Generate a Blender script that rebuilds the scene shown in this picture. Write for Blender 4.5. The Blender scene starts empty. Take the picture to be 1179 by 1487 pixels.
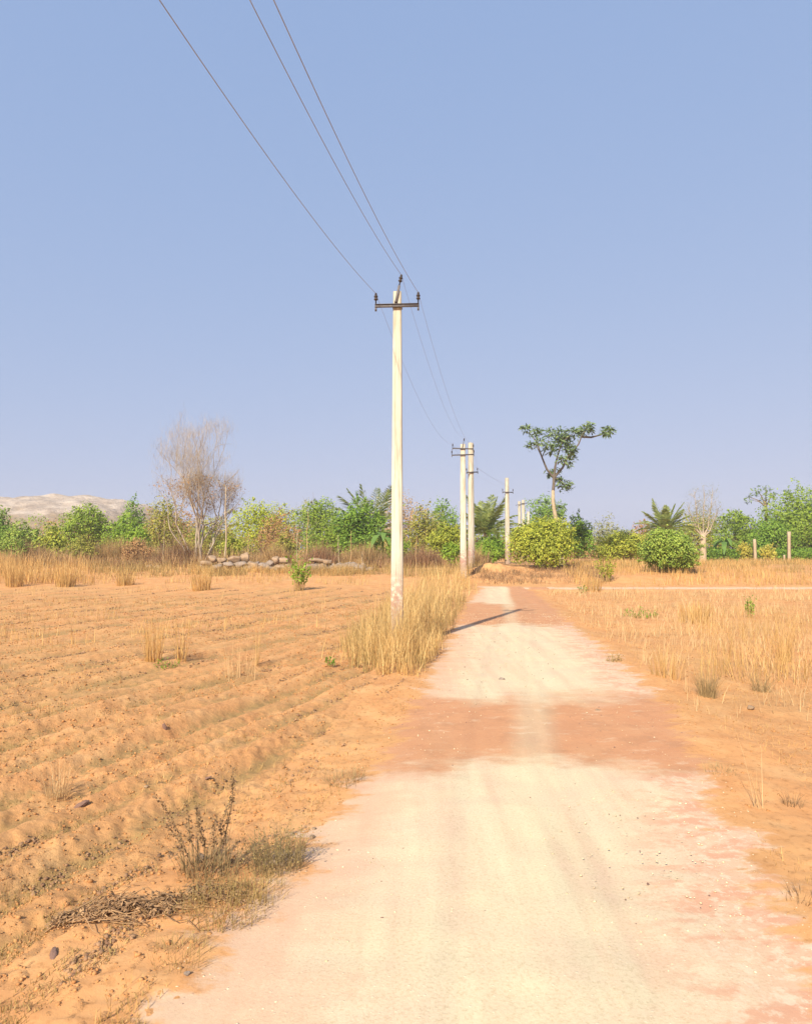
import bpy, math, random
import numpy as np
from mathutils import Vector

random.seed(7)
RNG = np.random.default_rng(11)
SC = bpy.context.scene
COL = SC.collection
PI = math.pi

# ------------------------------------------------------------------ camera, sky, sun, exposure
CAM_H = 2.2
F = 1000.0                      # focal length in photo pixels (photo 1179 x 1487)
PITCH = math.atan(56.5 / F)     # horizon sits a little below the middle of the frame
cam_d = bpy.data.cameras.new('camera')
cam = bpy.data.objects.new('camera', cam_d)
COL.objects.link(cam)
cam.location = (0, 0, CAM_H)
cam.rotation_euler = (PI / 2 + PITCH, 0, 0)
cam_d.sensor_fit = 'HORIZONTAL'
cam_d.sensor_width = 36
cam_d.lens = 36 * F / 1179
cam_d.clip_start = 0.05
cam_d.clip_end = 12000
SC.camera = cam

SUN_EL = math.radians(36)
SUN_AZ = math.radians(203.5)    # clockwise from +Y: the sun stands behind, over the left shoulder
world = bpy.data.worlds.new('World')
SC.world = world
world.use_nodes = True
wn = world.node_tree.nodes
wl = world.node_tree.links
wn.clear()
w_out = wn.new('ShaderNodeOutputWorld')
w_bg = wn.new('ShaderNodeBackground')
w_sky = wn.new('ShaderNodeTexSky')
w_sky.sky_type = 'NISHITA'
w_sky.sun_disc = False
w_sky.sun_elevation = SUN_EL
w_sky.sun_rotation = SUN_AZ
w_sky.altitude = 300
w_sky.air_density = 1.0
w_sky.dust_density = 2.0
w_sky.ozone_density = 2.0
w_bg.inputs['Strength'].default_value = 0.1
w_sep = wn.new('ShaderNodeSeparateColor')
w_com = wn.new('ShaderNodeCombineColor')
wl.new(w_sky.outputs[0], w_sep.inputs[0])
for ch, (gam, gain) in enumerate(((.34, 1.97), (.215, 2.43), (.11, 3.82))):   # milky dust-haze tone over the whole sky
    w_p = wn.new('ShaderNodeMath')
    w_p.operation = 'POWER'
    w_p.inputs[1].default_value = gam
    wl.new(w_sep.outputs[ch], w_p.inputs[0])
    w_m = wn.new('ShaderNodeMath')
    w_m.operation = 'MULTIPLY'
    w_m.inputs[1].default_value = gain
    wl.new(w_p.outputs[0], w_m.inputs[0])
    wl.new(w_m.outputs[0], w_com.inputs[ch])
wl.new(w_com.outputs[0], w_bg.inputs['Color'])
wl.new(w_bg.outputs[0], w_out.inputs[0])

sun_d = bpy.data.lights.new('sun', 'SUN')
sun_d.energy = 4.6
sun_d.angle = math.radians(0.8)
sun_d.color = (1.0, 0.90, 0.72)
sun = bpy.data.objects.new('sun', sun_d)
COL.objects.link(sun)
light_dir = Vector((-math.sin(SUN_AZ) * math.cos(SUN_EL), -math.cos(SUN_AZ) * math.cos(SUN_EL), -math.sin(SUN_EL)))
sun.rotation_euler = light_dir.to_track_quat('-Z', 'Y').to_euler()
sun.location = (-10, -20, 30)

SC.view_settings.view_transform = 'Standard'
SC.view_settings.look = 'None'
SC.view_settings.gamma = 1
SC.view_settings.use_curve_mapping = False
SC.view_settings.exposure = 0.75

# ------------------------------------------------------------------ helpers: maths
def ray(px, py):
    a, b = (px - 589.5) / F, (743.5 - py) / F
    c, s = math.cos(PITCH), math.sin(PITCH)
    return a, c - b * s, s + b * c

def W(px, py, Y):
    """Real point at distance Y (metres ahead) seen in that direction."""
    dx, dy, dz = ray(px, py)
    t = Y / dy
    return np.array((dx * t, Y, CAM_H + dz * t))

def hash2(ix, iy, seed):
    h = (ix.astype(np.int64) * 374761393 + iy.astype(np.int64) * 668265263 + seed * 974634721) & 0xFFFFFFFF
    h = ((h ^ (h >> 13)) * 1274126177) & 0xFFFFFFFF
    h = h ^ (h >> 16)
    return (h & 0xFFFFFF) / float(0xFFFFFF)

def vnoise(x, y, seed=0):
    ix, iy = np.floor(x), np.floor(y)
    fx, fy = x - ix, y - iy
    ux, uy = fx * fx * (3 - 2 * fx), fy * fy * (3 - 2 * fy)
    a, b = hash2(ix, iy, seed), hash2(ix + 1, iy, seed)
    c, d = hash2(ix, iy + 1, seed), hash2(ix + 1, iy + 1, seed)
    return (a + (b - a) * ux) * (1 - uy) + (c + (d - c) * ux) * uy

def fbm(x, y, octaves=4, seed=0):
    s, amp, tot = 0.0, 1.0, 0.0
    for k in range(octaves):
        s = s + amp * (vnoise(x * 2 ** k + 17.3 * k, y * 2 ** k - 9.1 * k, seed + k) - 0.5)
        tot += amp
        amp *= 0.5
    return s / tot * 2

def sstep(a, b, v):
    t = np.clip((v - a) / (b - a), 0, 1)
    return t * t * (3 - 2 * t)

# ------------------------------------------------------------------ the lie of the land
RY = np.array([-12., 0., 2.0, 3.24, 4.4, 6.3, 8.5, 11., 14.7, 20., 27.5, 34., 38.5])
RL = np.array([-1.9, -1.45, -1.2, -1.03, -.86, -.42, .0, .34, .87, 1.52, 2.5, 3.5, 4.3])
RR = np.array([1.1, 1.6, 1.8, 1.98, 2.2, 2.75, 3.25, 3.78, 4.25, 4.75, 5.75, 6.35, 6.9])
PATH_Y = 38.6

def road_edge(x, y):
    """Signed distance inside the track (positive on it), for the track and the side path."""
    x, y = np.asarray(x, float), np.asarray(y, float)
    l, r = np.interp(y, RY, RL), np.interp(y, RY, RR)
    e1 = np.minimum(x - l, r - x)
    e1 = np.minimum(e1, PATH_Y + 1.2 - y)
    e2 = np.minimum(1.0 - np.abs(y - PATH_Y - 0.006 * (x - 6)), x - 4.6)
    return np.maximum(e1, e2)

FA = math.radians(20)
def furrow_p(x, y):
    return x * math.cos(FA) - y * math.sin(FA) + 0.06 * fbm(x * .4, y * .4, 2, 40)

def terrain(x, y):
    x, y = np.asarray(x, float), np.asarray(y, float)
    z = 0.9 * sstep(34, 56, y) + 0.5 * sstep(56, 240, y)
    z = z + 0.2 * sstep(41.3, 43.2, y + 0.4 * fbm(x * .3, y * .3, 2, 5)) * sstep(2.5, 5.5, x) * (1 - sstep(50, 75, y))
    e = road_edge(x, y)
    off = sstep(0.15, -0.55, e)
    r = np.hypot(x, y)
    near = 1 - sstep(45, 80, r)
    l = np.interp(y, RY, RL)
    # ploughed field on the left of the track
    fm = sstep(0.5, 1.5, l - x) * (1 - sstep(34, 44, y)) * sstep(-40, -30, y)
    p = furrow_p(x, y)
    amp = 0.75 + 0.4 * fbm(x * .35, y * .35, 2, 50)
    fur = 0.042 * np.sin(p * 2 * PI / 0.54) * amp * (1 - 0.6 * sstep(10, 22, r)) + 0.05 * np.sin(p * 2 * PI / 1.62) * amp
    z = z + fm * fur
    # lumps
    z = z + near * off * (0.10 * fbm(x * .35, y * .35, 3, 3) + 0.030 * fbm(x * 1.6, y * 1.6, 3, 8))
    rough = np.where(x < l, 1.0, 0.6)
    z = z + off * (1 - sstep(20, 40, r)) * rough * (0.026 * np.abs(fbm(x * 5.5, y * 5.5, 3, 21)) * 1.6 + 0.020 * (1 - sstep(6, 16, r)) * fbm(x * 15, y * 15, 2, 23))
    # shoulder: the right verge falls a little from the track, then the field lies level
    right = sstep(0, 1.2, x - np.interp(y, RY, RR)) * (1 - sstep(30, 37, y))
    z = z - 0.10 * right
    z = z - 0.03 * sstep(-0.1, 0.3, e)          # bed cut under the track sheet
    return z

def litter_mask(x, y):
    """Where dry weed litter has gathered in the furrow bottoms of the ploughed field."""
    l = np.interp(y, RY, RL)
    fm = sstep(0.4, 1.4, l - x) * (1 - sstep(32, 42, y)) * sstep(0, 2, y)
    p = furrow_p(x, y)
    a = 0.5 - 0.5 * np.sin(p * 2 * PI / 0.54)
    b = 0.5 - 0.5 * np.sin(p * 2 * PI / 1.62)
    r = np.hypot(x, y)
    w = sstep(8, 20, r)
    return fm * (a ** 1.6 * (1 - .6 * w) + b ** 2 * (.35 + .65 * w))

def tz(x, y):
    return float(terrain(np.array([x]), np.array([y]))[0])

def G(px, py):
    """Point of the land seen at a photo pixel."""
    dx, dy, dz = ray(px, py)
    t = 1.0
    for i in range(4000):
        z = CAM_H + dz * t
        if z < tz(dx * t, dy * t):
            break
        t *= 1.004
    return np.array((dx * t, dy * t, tz(dx * t, dy * t)))

# ------------------------------------------------------------------ helpers: meshes and objects
def mesh_np(name, verts, faces, mat, smooth=False, attrs=None):
    """faces: one array (M,k) or a list of such arrays."""
    if not isinstance(faces, list):
        faces = [faces]
    faces = [np.asarray(f, dtype=np.int32) for f in faces if len(f)]
    verts = np.asarray(verts, dtype=np.float32)
    me = bpy.data.meshes.new(name)
    me.vertices.add(len(verts))
    me.vertices.foreach_set('co', verts.ravel())
    loops = np.concatenate([f.ravel() for f in faces])
    counts = np.concatenate([np.full(len(f), f.shape[1], dtype=np.int32) for f in faces])
    starts = np.concatenate([[0], np.cumsum(counts)[:-1]]).astype(np.int32)
    me.loops.add(len(loops))
    me.loops.foreach_set('vertex_index', loops)
    me.polygons.add(len(counts))
    me.polygons.foreach_set('loop_start', starts)
    me.polygons.foreach_set('loop_total', counts)
    if smooth:
        me.polygons.foreach_set('use_smooth', np.ones(len(counts), dtype=bool))
    if attrs:
        for k, v in attrs.items():
            a = me.attributes.new(k, 'FLOAT', 'POINT')
            a.data.foreach_set('value', np.asarray(v, dtype=np.float32).ravel())
    me.update(calc_edges=True)
    me.validate()
    if mat:
        me.materials.append(mat)
    return me

class MB:
    """Collects shapes for one mesh."""
    def __init__(self):
        self.v, self.q, self.t, self.n = [], [], [], 0
    def add(self, v, quads=None, tris=None):
        v = np.asarray(v, float)
        if quads is not None and len(quads):
            self.q.append(np.asarray(quads) + self.n)
        if tris is not None and len(tris):
            self.t.append(np.asarray(tris) + self.n)
        self.v.append(v)
        self.n += len(v)
    def build(self, name, mat, smooth=False):
        v = np.concatenate(self.v)
        fs = []
        if self.q: fs.append(np.concatenate(self.q))
        if self.t: fs.append(np.concatenate(self.t))
        return mesh_np(name, v, fs, mat, smooth)
    def tube(self, pts, rad, sides=6, cap=True):
        pts = np.asarray(pts, float)
        n = len(pts)
        rad = np.broadcast_to(np.asarray(rad, float), (n,))
        tang = np.gradient(pts, axis=0)
        tang /= np.linalg.norm(tang, axis=1)[:, None] + 1e-9
        ref = np.array((0., 0., 1.)) if abs(tang[0][2]) < 0.9 else np.array((1., 0., 0.))
        u = np.cross(tang, ref)
        u /= np.linalg.norm(u, axis=1)[:, None] + 1e-9
        w = np.cross(tang, u)
        a = np.arange(sides) * 2 * PI / sides
        v = pts[:, None, :] + rad[:, None, None] * (np.cos(a)[None, :, None] * u[:, None, :] + np.sin(a)[None, :, None] * w[:, None, :])
        i = np.arange(n - 1)[:, None] * sides
        j = np.arange(sides)[None, :]
        k = (np.arange(sides)[None, :] + 1) % sides
        q = np.stack([i + j, i + k, i + k + sides, i + j + sides], -1).reshape(-1, 4)
        vv = v.reshape(-1, 3)
        tr = None
        if cap:
            vv = np.concatenate([vv, pts[-1:] + tang[-1:] * rad[-1] * .6])
            last = (n - 1) * sides
            tr = [(last + m, last + (m + 1) % sides, n * sides) for m in range(sides)]
        self.add(vv, q, tr)
    def box(self, c, s, rot=None):
        c, s = np.asarray(c, float), np.asarray(s, float) / 2
        v = np.array([(x, y, z) for x in (-1, 1) for y in (-1, 1) for z in (-1, 1)], float) * s
        if rot is not None:
            v = v @ np.asarray(rot).T
        self.add(v + c, [(0, 1, 3, 2), (4, 6, 7, 5), (0, 4, 5, 1), (2, 3, 7, 6), (0, 2, 6, 4), (1, 5, 7, 3)])
    def lathe(self, base, prof, sides=10, rot=None):
        a = np.arange(sides) * 2 * PI / sides
        v = np.array([(r * math.cos(t), r * math.sin(t), z) for r, z in prof for t in a])
        if rot is not None:
            v = v @ np.asarray(rot).T
        q = [(i * sides + j, i * sides + (j + 1) % sides, (i + 1) * sides + (j + 1) % sides, (i + 1) * sides + j)
             for i in range(len(prof) - 1) for j in range(sides)]
        self.add(v + np.asarray(base), q)

def link(name, me, parent=None, loc=None):
    o = bpy.data.objects.new(name, me)
    COL.objects.link(o)
    if loc is not None:
        o.location = loc
    if parent is not None:
        o.parent = parent
    return o

def tag(o, label=None, cat=None, group=None, kind=None):
    if label: o['label'] = label
    if cat: o['category'] = cat
    if group: o['group'] = group
    if kind: o['kind'] = kind
    return o

def thing(name, label, cat, loc, group=None):
    o = link(name, None, None, Vector([float(c) for c in loc]))
    return tag(o, label, cat, group)

# icosphere bases for stones and clods
def ico(sub):
    t = (1 + 5 ** .5) / 2
    v = [(-1, t, 0), (1, t, 0), (-1, -t, 0), (1, -t, 0), (0, -1, t), (0, 1, t), (0, -1, -t), (0, 1, -t), (t, 0, -1), (t, 0, 1), (-t, 0, -1), (-t, 0, 1)]
    f = [(0, 11, 5), (0, 5, 1), (0, 1, 7), (0, 7, 10), (0, 10, 11), (1, 5, 9), (5, 11, 4), (11, 10, 2), (10, 7, 6), (7, 1, 8),
         (3, 9, 4), (3, 4, 2), (3, 2, 6), (3, 6, 8), (3, 8, 9), (4, 9, 5), (2, 4, 11), (6, 2, 10), (8, 6, 7), (9, 8, 1)]
    v = [np.array(p, float) / np.linalg.norm(p) for p in v]
    for _ in range(sub):
        cache, nf = {}, []
        def mid(a, b):
            k = (min(a, b), max(a, b))
            if k not in cache:
                m = v[a] + v[b]
                v.append(m / np.linalg.norm(m))
                cache[k] = len(v) - 1
            return cache[k]
        for a, b, c in f:
            ab, bc, ca = mid(a, b), mid(b, c), mid(c, a)
            nf += [(a, ab, ca), (b, bc, ab), (c, ca, bc), (ab, bc, ca)]
        f = nf
    return np.array(v), np.array(f)

ICO0 = ico(0)
ICO2 = ico(2)

def lumps(pos, size, flat=0.7, rng=RNG):
    """Many small angular lumps as arrays."""
    v0, f0 = ICO0
    n = len(pos)
    jit = 1 + 0.35 * (rng.random((n, len(v0), 1)) - .5) * 2
    sc = size[:, None, None] * (0.7 + 0.6 * rng.random((n, 1, 3))) * np.array((1, 1, flat))
    a = rng.random(n) * 2 * PI
    v = v0[None] * jit * sc
    c, s = np.cos(a)[:, None], np.sin(a)[:, None]
    x, y = v[..., 0] * c - v[..., 1] * s, v[..., 0] * s + v[..., 1] * c
    v = np.stack([x, y, v[..., 2]], -1) + pos[:, None, :]
    f = f0[None] + (np.arange(n) * len(v0))[:, None, None]
    return v.reshape(-1, 3), f.reshape(-1, 3)

def blades(base, h, w, lean, az, segs=3, curve=0.6, rng=RNG):
    """Grass blades / thin stems: flat tapering ribbons. base (n,3); h,w,lean,az (n)."""
    n = len(base)
    t = np.linspace(0, 1, segs + 1)
    d = np.stack([np.cos(az), np.sin(az), 0 * az], -1)
    face = az + PI / 2 + rng.normal(0, .6, n)
    side = np.stack([np.cos(face), np.sin(face), 0 * face], -1)
    off = (lean[:, None] * ((1 - curve) * t + curve * t * t))
    up = np.sqrt(np.clip(1 - (off) ** 2, 0.02, 1)) * t
    mid = base[:, None, :] + h[:, None, None] * (off[..., None] * d[:, None, :]) + (h[:, None] * up)[..., None] * np.array((0, 0, 1.))
    wid = w[:, None] * (1 - 0.85 * t)[None, :] * .5
    L = mid - wid[..., None] * side[:, None, :]
    R = mid + wid[..., None] * side[:, None, :]
    v = np.stack([L, R], 2).reshape(n, -1, 3)
    k = np.arange(segs)
    q = np.stack([2 * k, 2 * k + 1, 2 * k + 3, 2 * k + 2], -1)
    f = q[None] + (np.arange(n) * 2 * (segs + 1))[:, None, None]
    return v.reshape(-1, 3), f.reshape(-1, 4)

def leaf_quads(pos, nrm, L, Wd, rng=RNG, axis=None):
    """Pointed leaves (kite-shaped quads), one island each."""
    n = len(pos)
    nrm = nrm / (np.linalg.norm(nrm, axis=1)[:, None] + 1e-9)
    if axis is None:
        axis = rng.normal(0, 1, (n, 3))
    t1 = axis - (axis * nrm).sum(1)[:, None] * nrm
    t1 /= np.linalg.norm(t1, axis=1)[:, None] + 1e-9
    t2 = np.cross(nrm, t1)
    L, Wd = L[:, None], Wd[:, None]
    a = pos - t1 * L * .5
    b = pos + t2 * Wd * .5 - t1 * L * .05 + nrm * Wd * .12
    c = pos + t1 * L * .5
    d = pos - t2 * Wd * .5 - t1 * L * .05 + nrm * Wd * .12
    v = np.stack([a, b, c, d], 1).reshape(-1, 3)
    f = np.arange(4 * n).reshape(-1, 4)
    return v, f

# ------------------------------------------------------------------ materials
def new_mat(name):
    m = bpy.data.materials.new(name)
    m.use_nodes = True
    nt = m.node_tree
    b = nt.nodes['Principled BSDF']
    b.inputs['Roughness'].default_value = 0.9
    b.inputs['Specular IOR Level'].default_value = 0.15
    return m, nt, b

def nnoise(nt, scale, detail=5, rough=0.6, vec=None, dist=0.0):
    n = nt.nodes.new('ShaderNodeTexNoise')
    n.inputs['Scale'].default_value = scale
    n.inputs['Detail'].default_value = detail
    n.inputs['Roughness'].default_value = rough
    n.inputs['Distortion'].default_value = dist
    if vec is not None:
        nt.links.new(vec, n.inputs['Vector'])
    return n.outputs['Fac']

def nramp(nt, fac, stops):
    r = nt.nodes.new('ShaderNodeValToRGB')
    el = r.color_ramp.elements
    while len(el) < len(stops):
        el.new(0.5)
    for e, (p, c) in zip(el, stops):
        e.position = p
        e.color = (*c, 1) if len(c) == 3 else c
    nt.links.new(fac, r.inputs['Fac'])
    return r.outputs['Color']

def nmix(nt, fac, a, b, mode='MIX'):
    m = nt.nodes.new('ShaderNodeMix')
    m.data_type = 'RGBA'
    m.blend_type = mode
    for sock, val in ((m.inputs[0], fac), (m.inputs[6], a), (m.inputs[7], b)):
        if isinstance(val, (int, float)):
            sock.default_value = val
        elif isinstance(val, tuple):
            sock.default_value = (*val, 1)
        else:
            nt.links.new(val, sock)
    return m.outputs[2]

def nmath(nt, op, a, b=None, c=None, clamp=False):
    m = nt.nodes.new('ShaderNodeMath')
    m.operation = op
    m.use_clamp = clamp
    for s, v in zip(m.inputs, (a, b, c)):
        if v is None: continue
        if isinstance(v, (int, float)): s.default_value = v
        else: nt.links.new(v, s)
    return m.outputs[0]

def nsmooth(nt, v, lo, hi):
    m = nt.nodes.new('ShaderNodeMapRange')
    m.interpolation_type = 'SMOOTHSTEP'
    nt.links.new(v, m.inputs['Value'])
    m.inputs['From Min'].default_value = lo
    m.inputs['From Max'].default_value = hi
    return m.outputs['Result']

def npos(nt):
    return nt.nodes.new('ShaderNodeNewGeometry').outputs['Position']

def nscaled(nt, vec, s):
    m = nt.nodes.new('ShaderNodeMapping')
    m.inputs['Scale'].default_value = s
    nt.links.new(vec, m.inputs['Vector'])
    return m.outputs[0]

def nattr(nt, name):
    a = nt.nodes.new('ShaderNodeAttribute')
    a.attribute_name = name
    return a.outputs['Fac']

def nbump(nt, b, h, strength, dist):
    n = nt.nodes.new('ShaderNodeBump')
    n.inputs['Strength'].default_value = strength
    n.inputs['Distance'].default_value = dist
    nt.links.new(h, n.inputs['Height'])
    nt.links.new(n.outputs[0], b.inputs['Normal'])

SOIL_A, SOIL_B, SOIL_C = (0.58, 0.30, 0.125), (0.49, 0.235, 0.095), (0.60, 0.35, 0.16)
def soil_color(nt, pos):
    big = nnoise(nt, 0.22, 4, .55, pos)
    mid = nnoise(nt, 1.7, 6, .65, pos)
    fine = nnoise(nt, 14, 6, .7, pos)
    c = nramp(nt, mid, [(.30, SOIL_B), (.52, SOIL_A), (.72, SOIL_C)])
    straw = nramp(nt, big, [(.45, (0, 0, 0)), (.68, (1, 1, 1))])
    c = nmix(nt, nmath(nt, 'MULTIPLY', straw, .4), c, (0.50, 0.31, 0.13))
    sp = nramp(nt, fine, [(.28, (.62, .58, .52)), (.48, (1, 1, 1)), (.7, (1.0, 1.0, 1.0)), (.8, (1.15, 1.15, 1.2))])
    return nmix(nt, .85, c, sp, 'MULTIPLY')

def m_soil(name='red_soil', tint=None):
    m, nt, b = new_mat(name)
    p = npos(nt)
    c = soil_color(nt, p)
    if tint:
        c = nmix(nt, tint[0], c, tint[1])
    else:
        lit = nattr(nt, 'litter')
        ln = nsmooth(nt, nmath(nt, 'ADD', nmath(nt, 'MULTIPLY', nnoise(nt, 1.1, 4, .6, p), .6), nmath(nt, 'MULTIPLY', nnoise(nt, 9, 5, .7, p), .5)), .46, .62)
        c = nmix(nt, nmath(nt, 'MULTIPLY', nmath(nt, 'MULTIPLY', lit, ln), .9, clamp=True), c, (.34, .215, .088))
    nt.links.new(c, b.inputs['Base Color'])
    h = nnoise(nt, 22, 8, .75, p)
    nbump(nt, b, h, .7, .03)
    return m

def m_road():
    m, nt, b = new_mat('pale_gravel_track')
    p = npos(nt)
    e, al, ac = nattr(nt, 'edge'), nattr(nt, 'along'), nattr(nt, 'across')
    soil = soil_color(nt, p)
    # red earth lying in bands across the track
    wob = nnoise(nt, .9, 5, .65, nscaled(nt, p, (1, 1.6, 1)))
    wob = nmath(nt, 'ADD', nmath(nt, 'MULTIPLY', nmath(nt, 'SUBTRACT', wob, .5), 2.4), nmath(nt, 'MULTIPLY', nmath(nt, 'SUBTRACT', nnoise(nt, .55, 2, .5, p), .5), 2.2))
    alw = nmath(nt, 'ADD', al, wob)
    band1 = nmath(nt, 'MULTIPLY', nsmooth(nt, alw, 6.7, 7.5), nmath(nt, 'SUBTRACT', 1, nsmooth(nt, alw, 9.8, 11.1)))
    al2 = nmath(nt, 'ADD', al, nmath(nt, 'MULTIPLY', wob, 2.2))
    band2 = nmath(nt, 'MULTIPLY', nsmooth(nt, al2, 20.2, 21.5), nmath(nt, 'SUBTRACT', 1, nsmooth(nt, al2, 27.5, 29)))
    band3 = nmath(nt, 'MULTIPLY', nsmooth(nt, al2, 26.0, 28.0), nsmooth(nt, ac, .45, .62))
    band2 = nmath(nt, 'MAXIMUM', band2, band3)
    band = nmath(nt, 'MAXIMUM', band1, band2)
    track = nmath(nt, 'MULTIPLY', nsmooth(nt, ac, .36, .46), nmath(nt, 'SUBTRACT', 1, nsmooth(nt, ac, .5, .6)))
    band = nmath(nt, 'MULTIPLY', band, nmath(nt, 'SUBTRACT', 1, nmath(nt, 'MULTIPLY', track, .4)))
    # pale gravel
    streak = nnoise(nt, 2.2, 4, .6, nscaled(nt, p, (1.6, .12, 1)))
    patch = nnoise(nt, 1.4, 5, .6, p)
    grain = nnoise(nt, 55, 4, .7, p)
    g = nramp(nt, streak, [(.32, (.61, .46, .305)), (.52, (.64, .54, .355)), (.68, (.67, .59, .39))])
    g = nmix(nt, nmath(nt, 'MULTIPLY', nramp(nt, patch, [(.40, (0, 0, 0)), (.62, (1, 1, 1))]), .45), g, (.64, .46, .33))
    g = nmix(nt, nmath(nt, 'MULTIPLY', track, .3), g, (.66, .60, .385))
    g = nmix(nt, .8, g, nramp(nt, grain, [(.3, (.78, .74, .68)), (.5, (1, 1, 1)), (.75, (1.08, 1.08, 1.1))]), 'MULTIPLY')
    vor = nt.nodes.new('ShaderNodeTexVoronoi')
    vor.inputs['Scale'].default_value = 26
    vor.inputs['Randomness'].default_value = 1
    nt.links.new(p, vor.inputs['Vector'])
    stone = nmath(nt, 'MULTIPLY', nmath(nt, 'SUBTRACT', 1, nsmooth(nt, vor.outputs['Distance'], .12, .22)), nsmooth(nt, vor.outputs['Color'], .62, .7))
    g = nmix(nt, nmath(nt, 'MULTIPLY', stone, .45), g, (.70, .62, .44))
    mot = nnoise(nt, 11, 5, .75, p)
    rim = nmath(nt, 'MULTIPLY', nmath(nt, 'SUBTRACT', 1, nsmooth(nt, e, .1, .9)), nsmooth(nt, mot, .5, .6))
    rim = nmath(nt, 'MULTIPLY', rim, nsmooth(nt, ac, .4, .8))
    # pinkish dusting and ragged edge
    en = nnoise(nt, 1.6, 7, .7, nscaled(nt, p, (.8, 1.5, 1)))
    ee = nmath(nt, 'ADD', e, nmath(nt, 'MULTIPLY', nmath(nt, 'SUBTRACT', en, .5), 1.9))
    pink = nmath(nt, 'SUBTRACT', 1, nsmooth(nt, ee, .05, .75))
    g = nmix(nt, nmath(nt, 'MULTIPLY', pink, .6), g, (.60, .36, .235))
    bl = nnoise(nt, 2.6, 7, .72, nscaled(nt, p, (.75, 1.5, 1)))
    blot = nmath(nt, 'MULTIPLY', nsmooth(nt, bl, .47, .57), nmath(nt, 'MULTIPLY', nmath(nt, 'SUBTRACT', 1, nsmooth(nt, e, .3, 1.0)), nsmooth(nt, ac, .3, .7)))
    g = nmix(nt, nmath(nt, 'MULTIPLY', blot, .75), g, (.58, .30, .185))
    g = nmix(nt, nmath(nt, 'MULTIPLY', rim, .6), g, (.68, .58, .42))
    solid = nsmooth(nt, ee, -.22, .06)
    red = nmix(nt, .6, soil, (.50, .235, .13))
    red = nmix(nt, nmath(nt, 'MULTIPLY', stone, .5), red, (.70, .55, .38))
    red = nmix(nt, nmath(nt, 'MULTIPLY', nsmooth(nt, nnoise(nt, 1.8, 6, .7, p), .5, .62), .5), red, (.40, .20, .10))
    red = nmix(nt, nmath(nt, 'MULTIPLY', nsmooth(nt, nnoise(nt, 2.3, 6, .72, nscaled(nt, p, (.8, 1.6, 1))), .56, .66), .6), red, (.62, .44, .29))
    g = nmix(nt, nmath(nt, 'MULTIPLY', band, .93), g, red)
    g = nmix(nt, 1.0, g, (.955, .945, .95), 'MULTIPLY')
    c = nmix(nt, solid, soil, g)
    nt.links.new(c, b.inputs['Base Color'])
    h = nmath(nt, 'ADD', nnoise(nt, 40, 8, .75, p), nmath(nt, 'MULTIPLY', stone, .5))
    nbump(nt, b, h, .3, .015)
    return m

def m_leaf(name, dark, light, trans=.25, gloss=.25):
    m, nt, b = new_mat(name)
    g = nt.nodes.new('ShaderNodeNewGeometry')
    c = nramp(nt, g.outputs['Random Per Island'], [(0, dark), (.55, tuple((a + d) / 2 for a, d in zip(dark, light))), (1, light)])
    pn = nnoise(nt, .9, 3, .6, g.outputs['Position'])
    c = nmix(nt, .8, c, nramp(nt, pn, [(.3, (.68, .74, .7)), (.6, (1.15, 1.1, 1.0))]), 'MULTIPLY')
    nt.links.new(c, b.inputs['Base Color'])
    b.inputs['Roughness'].default_value = .6
    b.inputs['Specular IOR Level'].default_value = gloss
    tr = nt.nodes.new('ShaderNodeBsdfTranslucent')
    nt.links.new(c, tr.inputs['Color'])
    mx = nt.nodes.new('ShaderNodeMixShader')
    mx.inputs[0].default_value = trans
    nt.links.new(b.outputs[0], mx.inputs[1])
    nt.links.new(tr.outputs[0], mx.inputs[2])
    nt.links.new(mx.outputs[0], nt.nodes['Material Output'].inputs[0])
    return m

def m_plain(name, a, bcol, scale=8, rough=.9, bump=.3, bd=.02):
    m, nt, b = new_mat(name)
    co = nt.nodes.new('ShaderNodeTexCoord').outputs['Object']
    c = nramp(nt, nnoise(nt, scale, 6, .65, co), [(.3, a), (.7, bcol)])
    nt.links.new(c, b.inputs['Base Color'])
    b.inputs['Roughness'].default_value = rough
    if bump:
        nbump(nt, b, nnoise(nt, scale * 3, 6, .7, co), bump, bd)
    return m

def m_concrete():
    m, nt, b = new_mat('whitewashed_concrete')
    co = nt.nodes.new('ShaderNodeTexCoord').outputs['Object']
    sep = nt.nodes.new('ShaderNodeSeparateXYZ')
    nt.links.new(co, sep.inputs[0])
    c = nramp(nt, nnoise(nt, 6, 6, .65, nscaled(nt, co, (1, 1, .25))), [(.3, (.47, .45, .365)), (.6, (.60, .57, .465))])
    stk = nramp(nt, nnoise(nt, 5, 6, .7, nscaled(nt, co, (3, 3, .12))), [(.36, (.58, .51, .43)), (.54, (1, 1, 1))])
    c = nmix(nt, .8, c, stk, 'MULTIPLY')
    low = nmath(nt, 'SUBTRACT', 1, nsmooth(nt, sep.outputs[2], .9, 2.3))
    spots = nramp(nt, nnoise(nt, 9, 5, .7, co), [(.40, (0, 0, 0)), (.52, (1, 1, 1))])
    c = nmix(nt, nmath(nt, 'MULTIPLY', nmath(nt, 'MULTIPLY', low, spots), .85), c, (.34, .17, .14))
    foot = nmath(nt, 'SUBTRACT', 1, nsmooth(nt, sep.outputs[2], .75, 1.15))
    c = nmix(nt, nmath(nt, 'MULTIPLY', foot, .5), c, (.34, .27, .19))
    nt.links.new(c, b.inputs['Base Color'])
    nbump(nt, b, nnoise(nt, 30, 6, .7, co), .35, .01)
    return m

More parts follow.
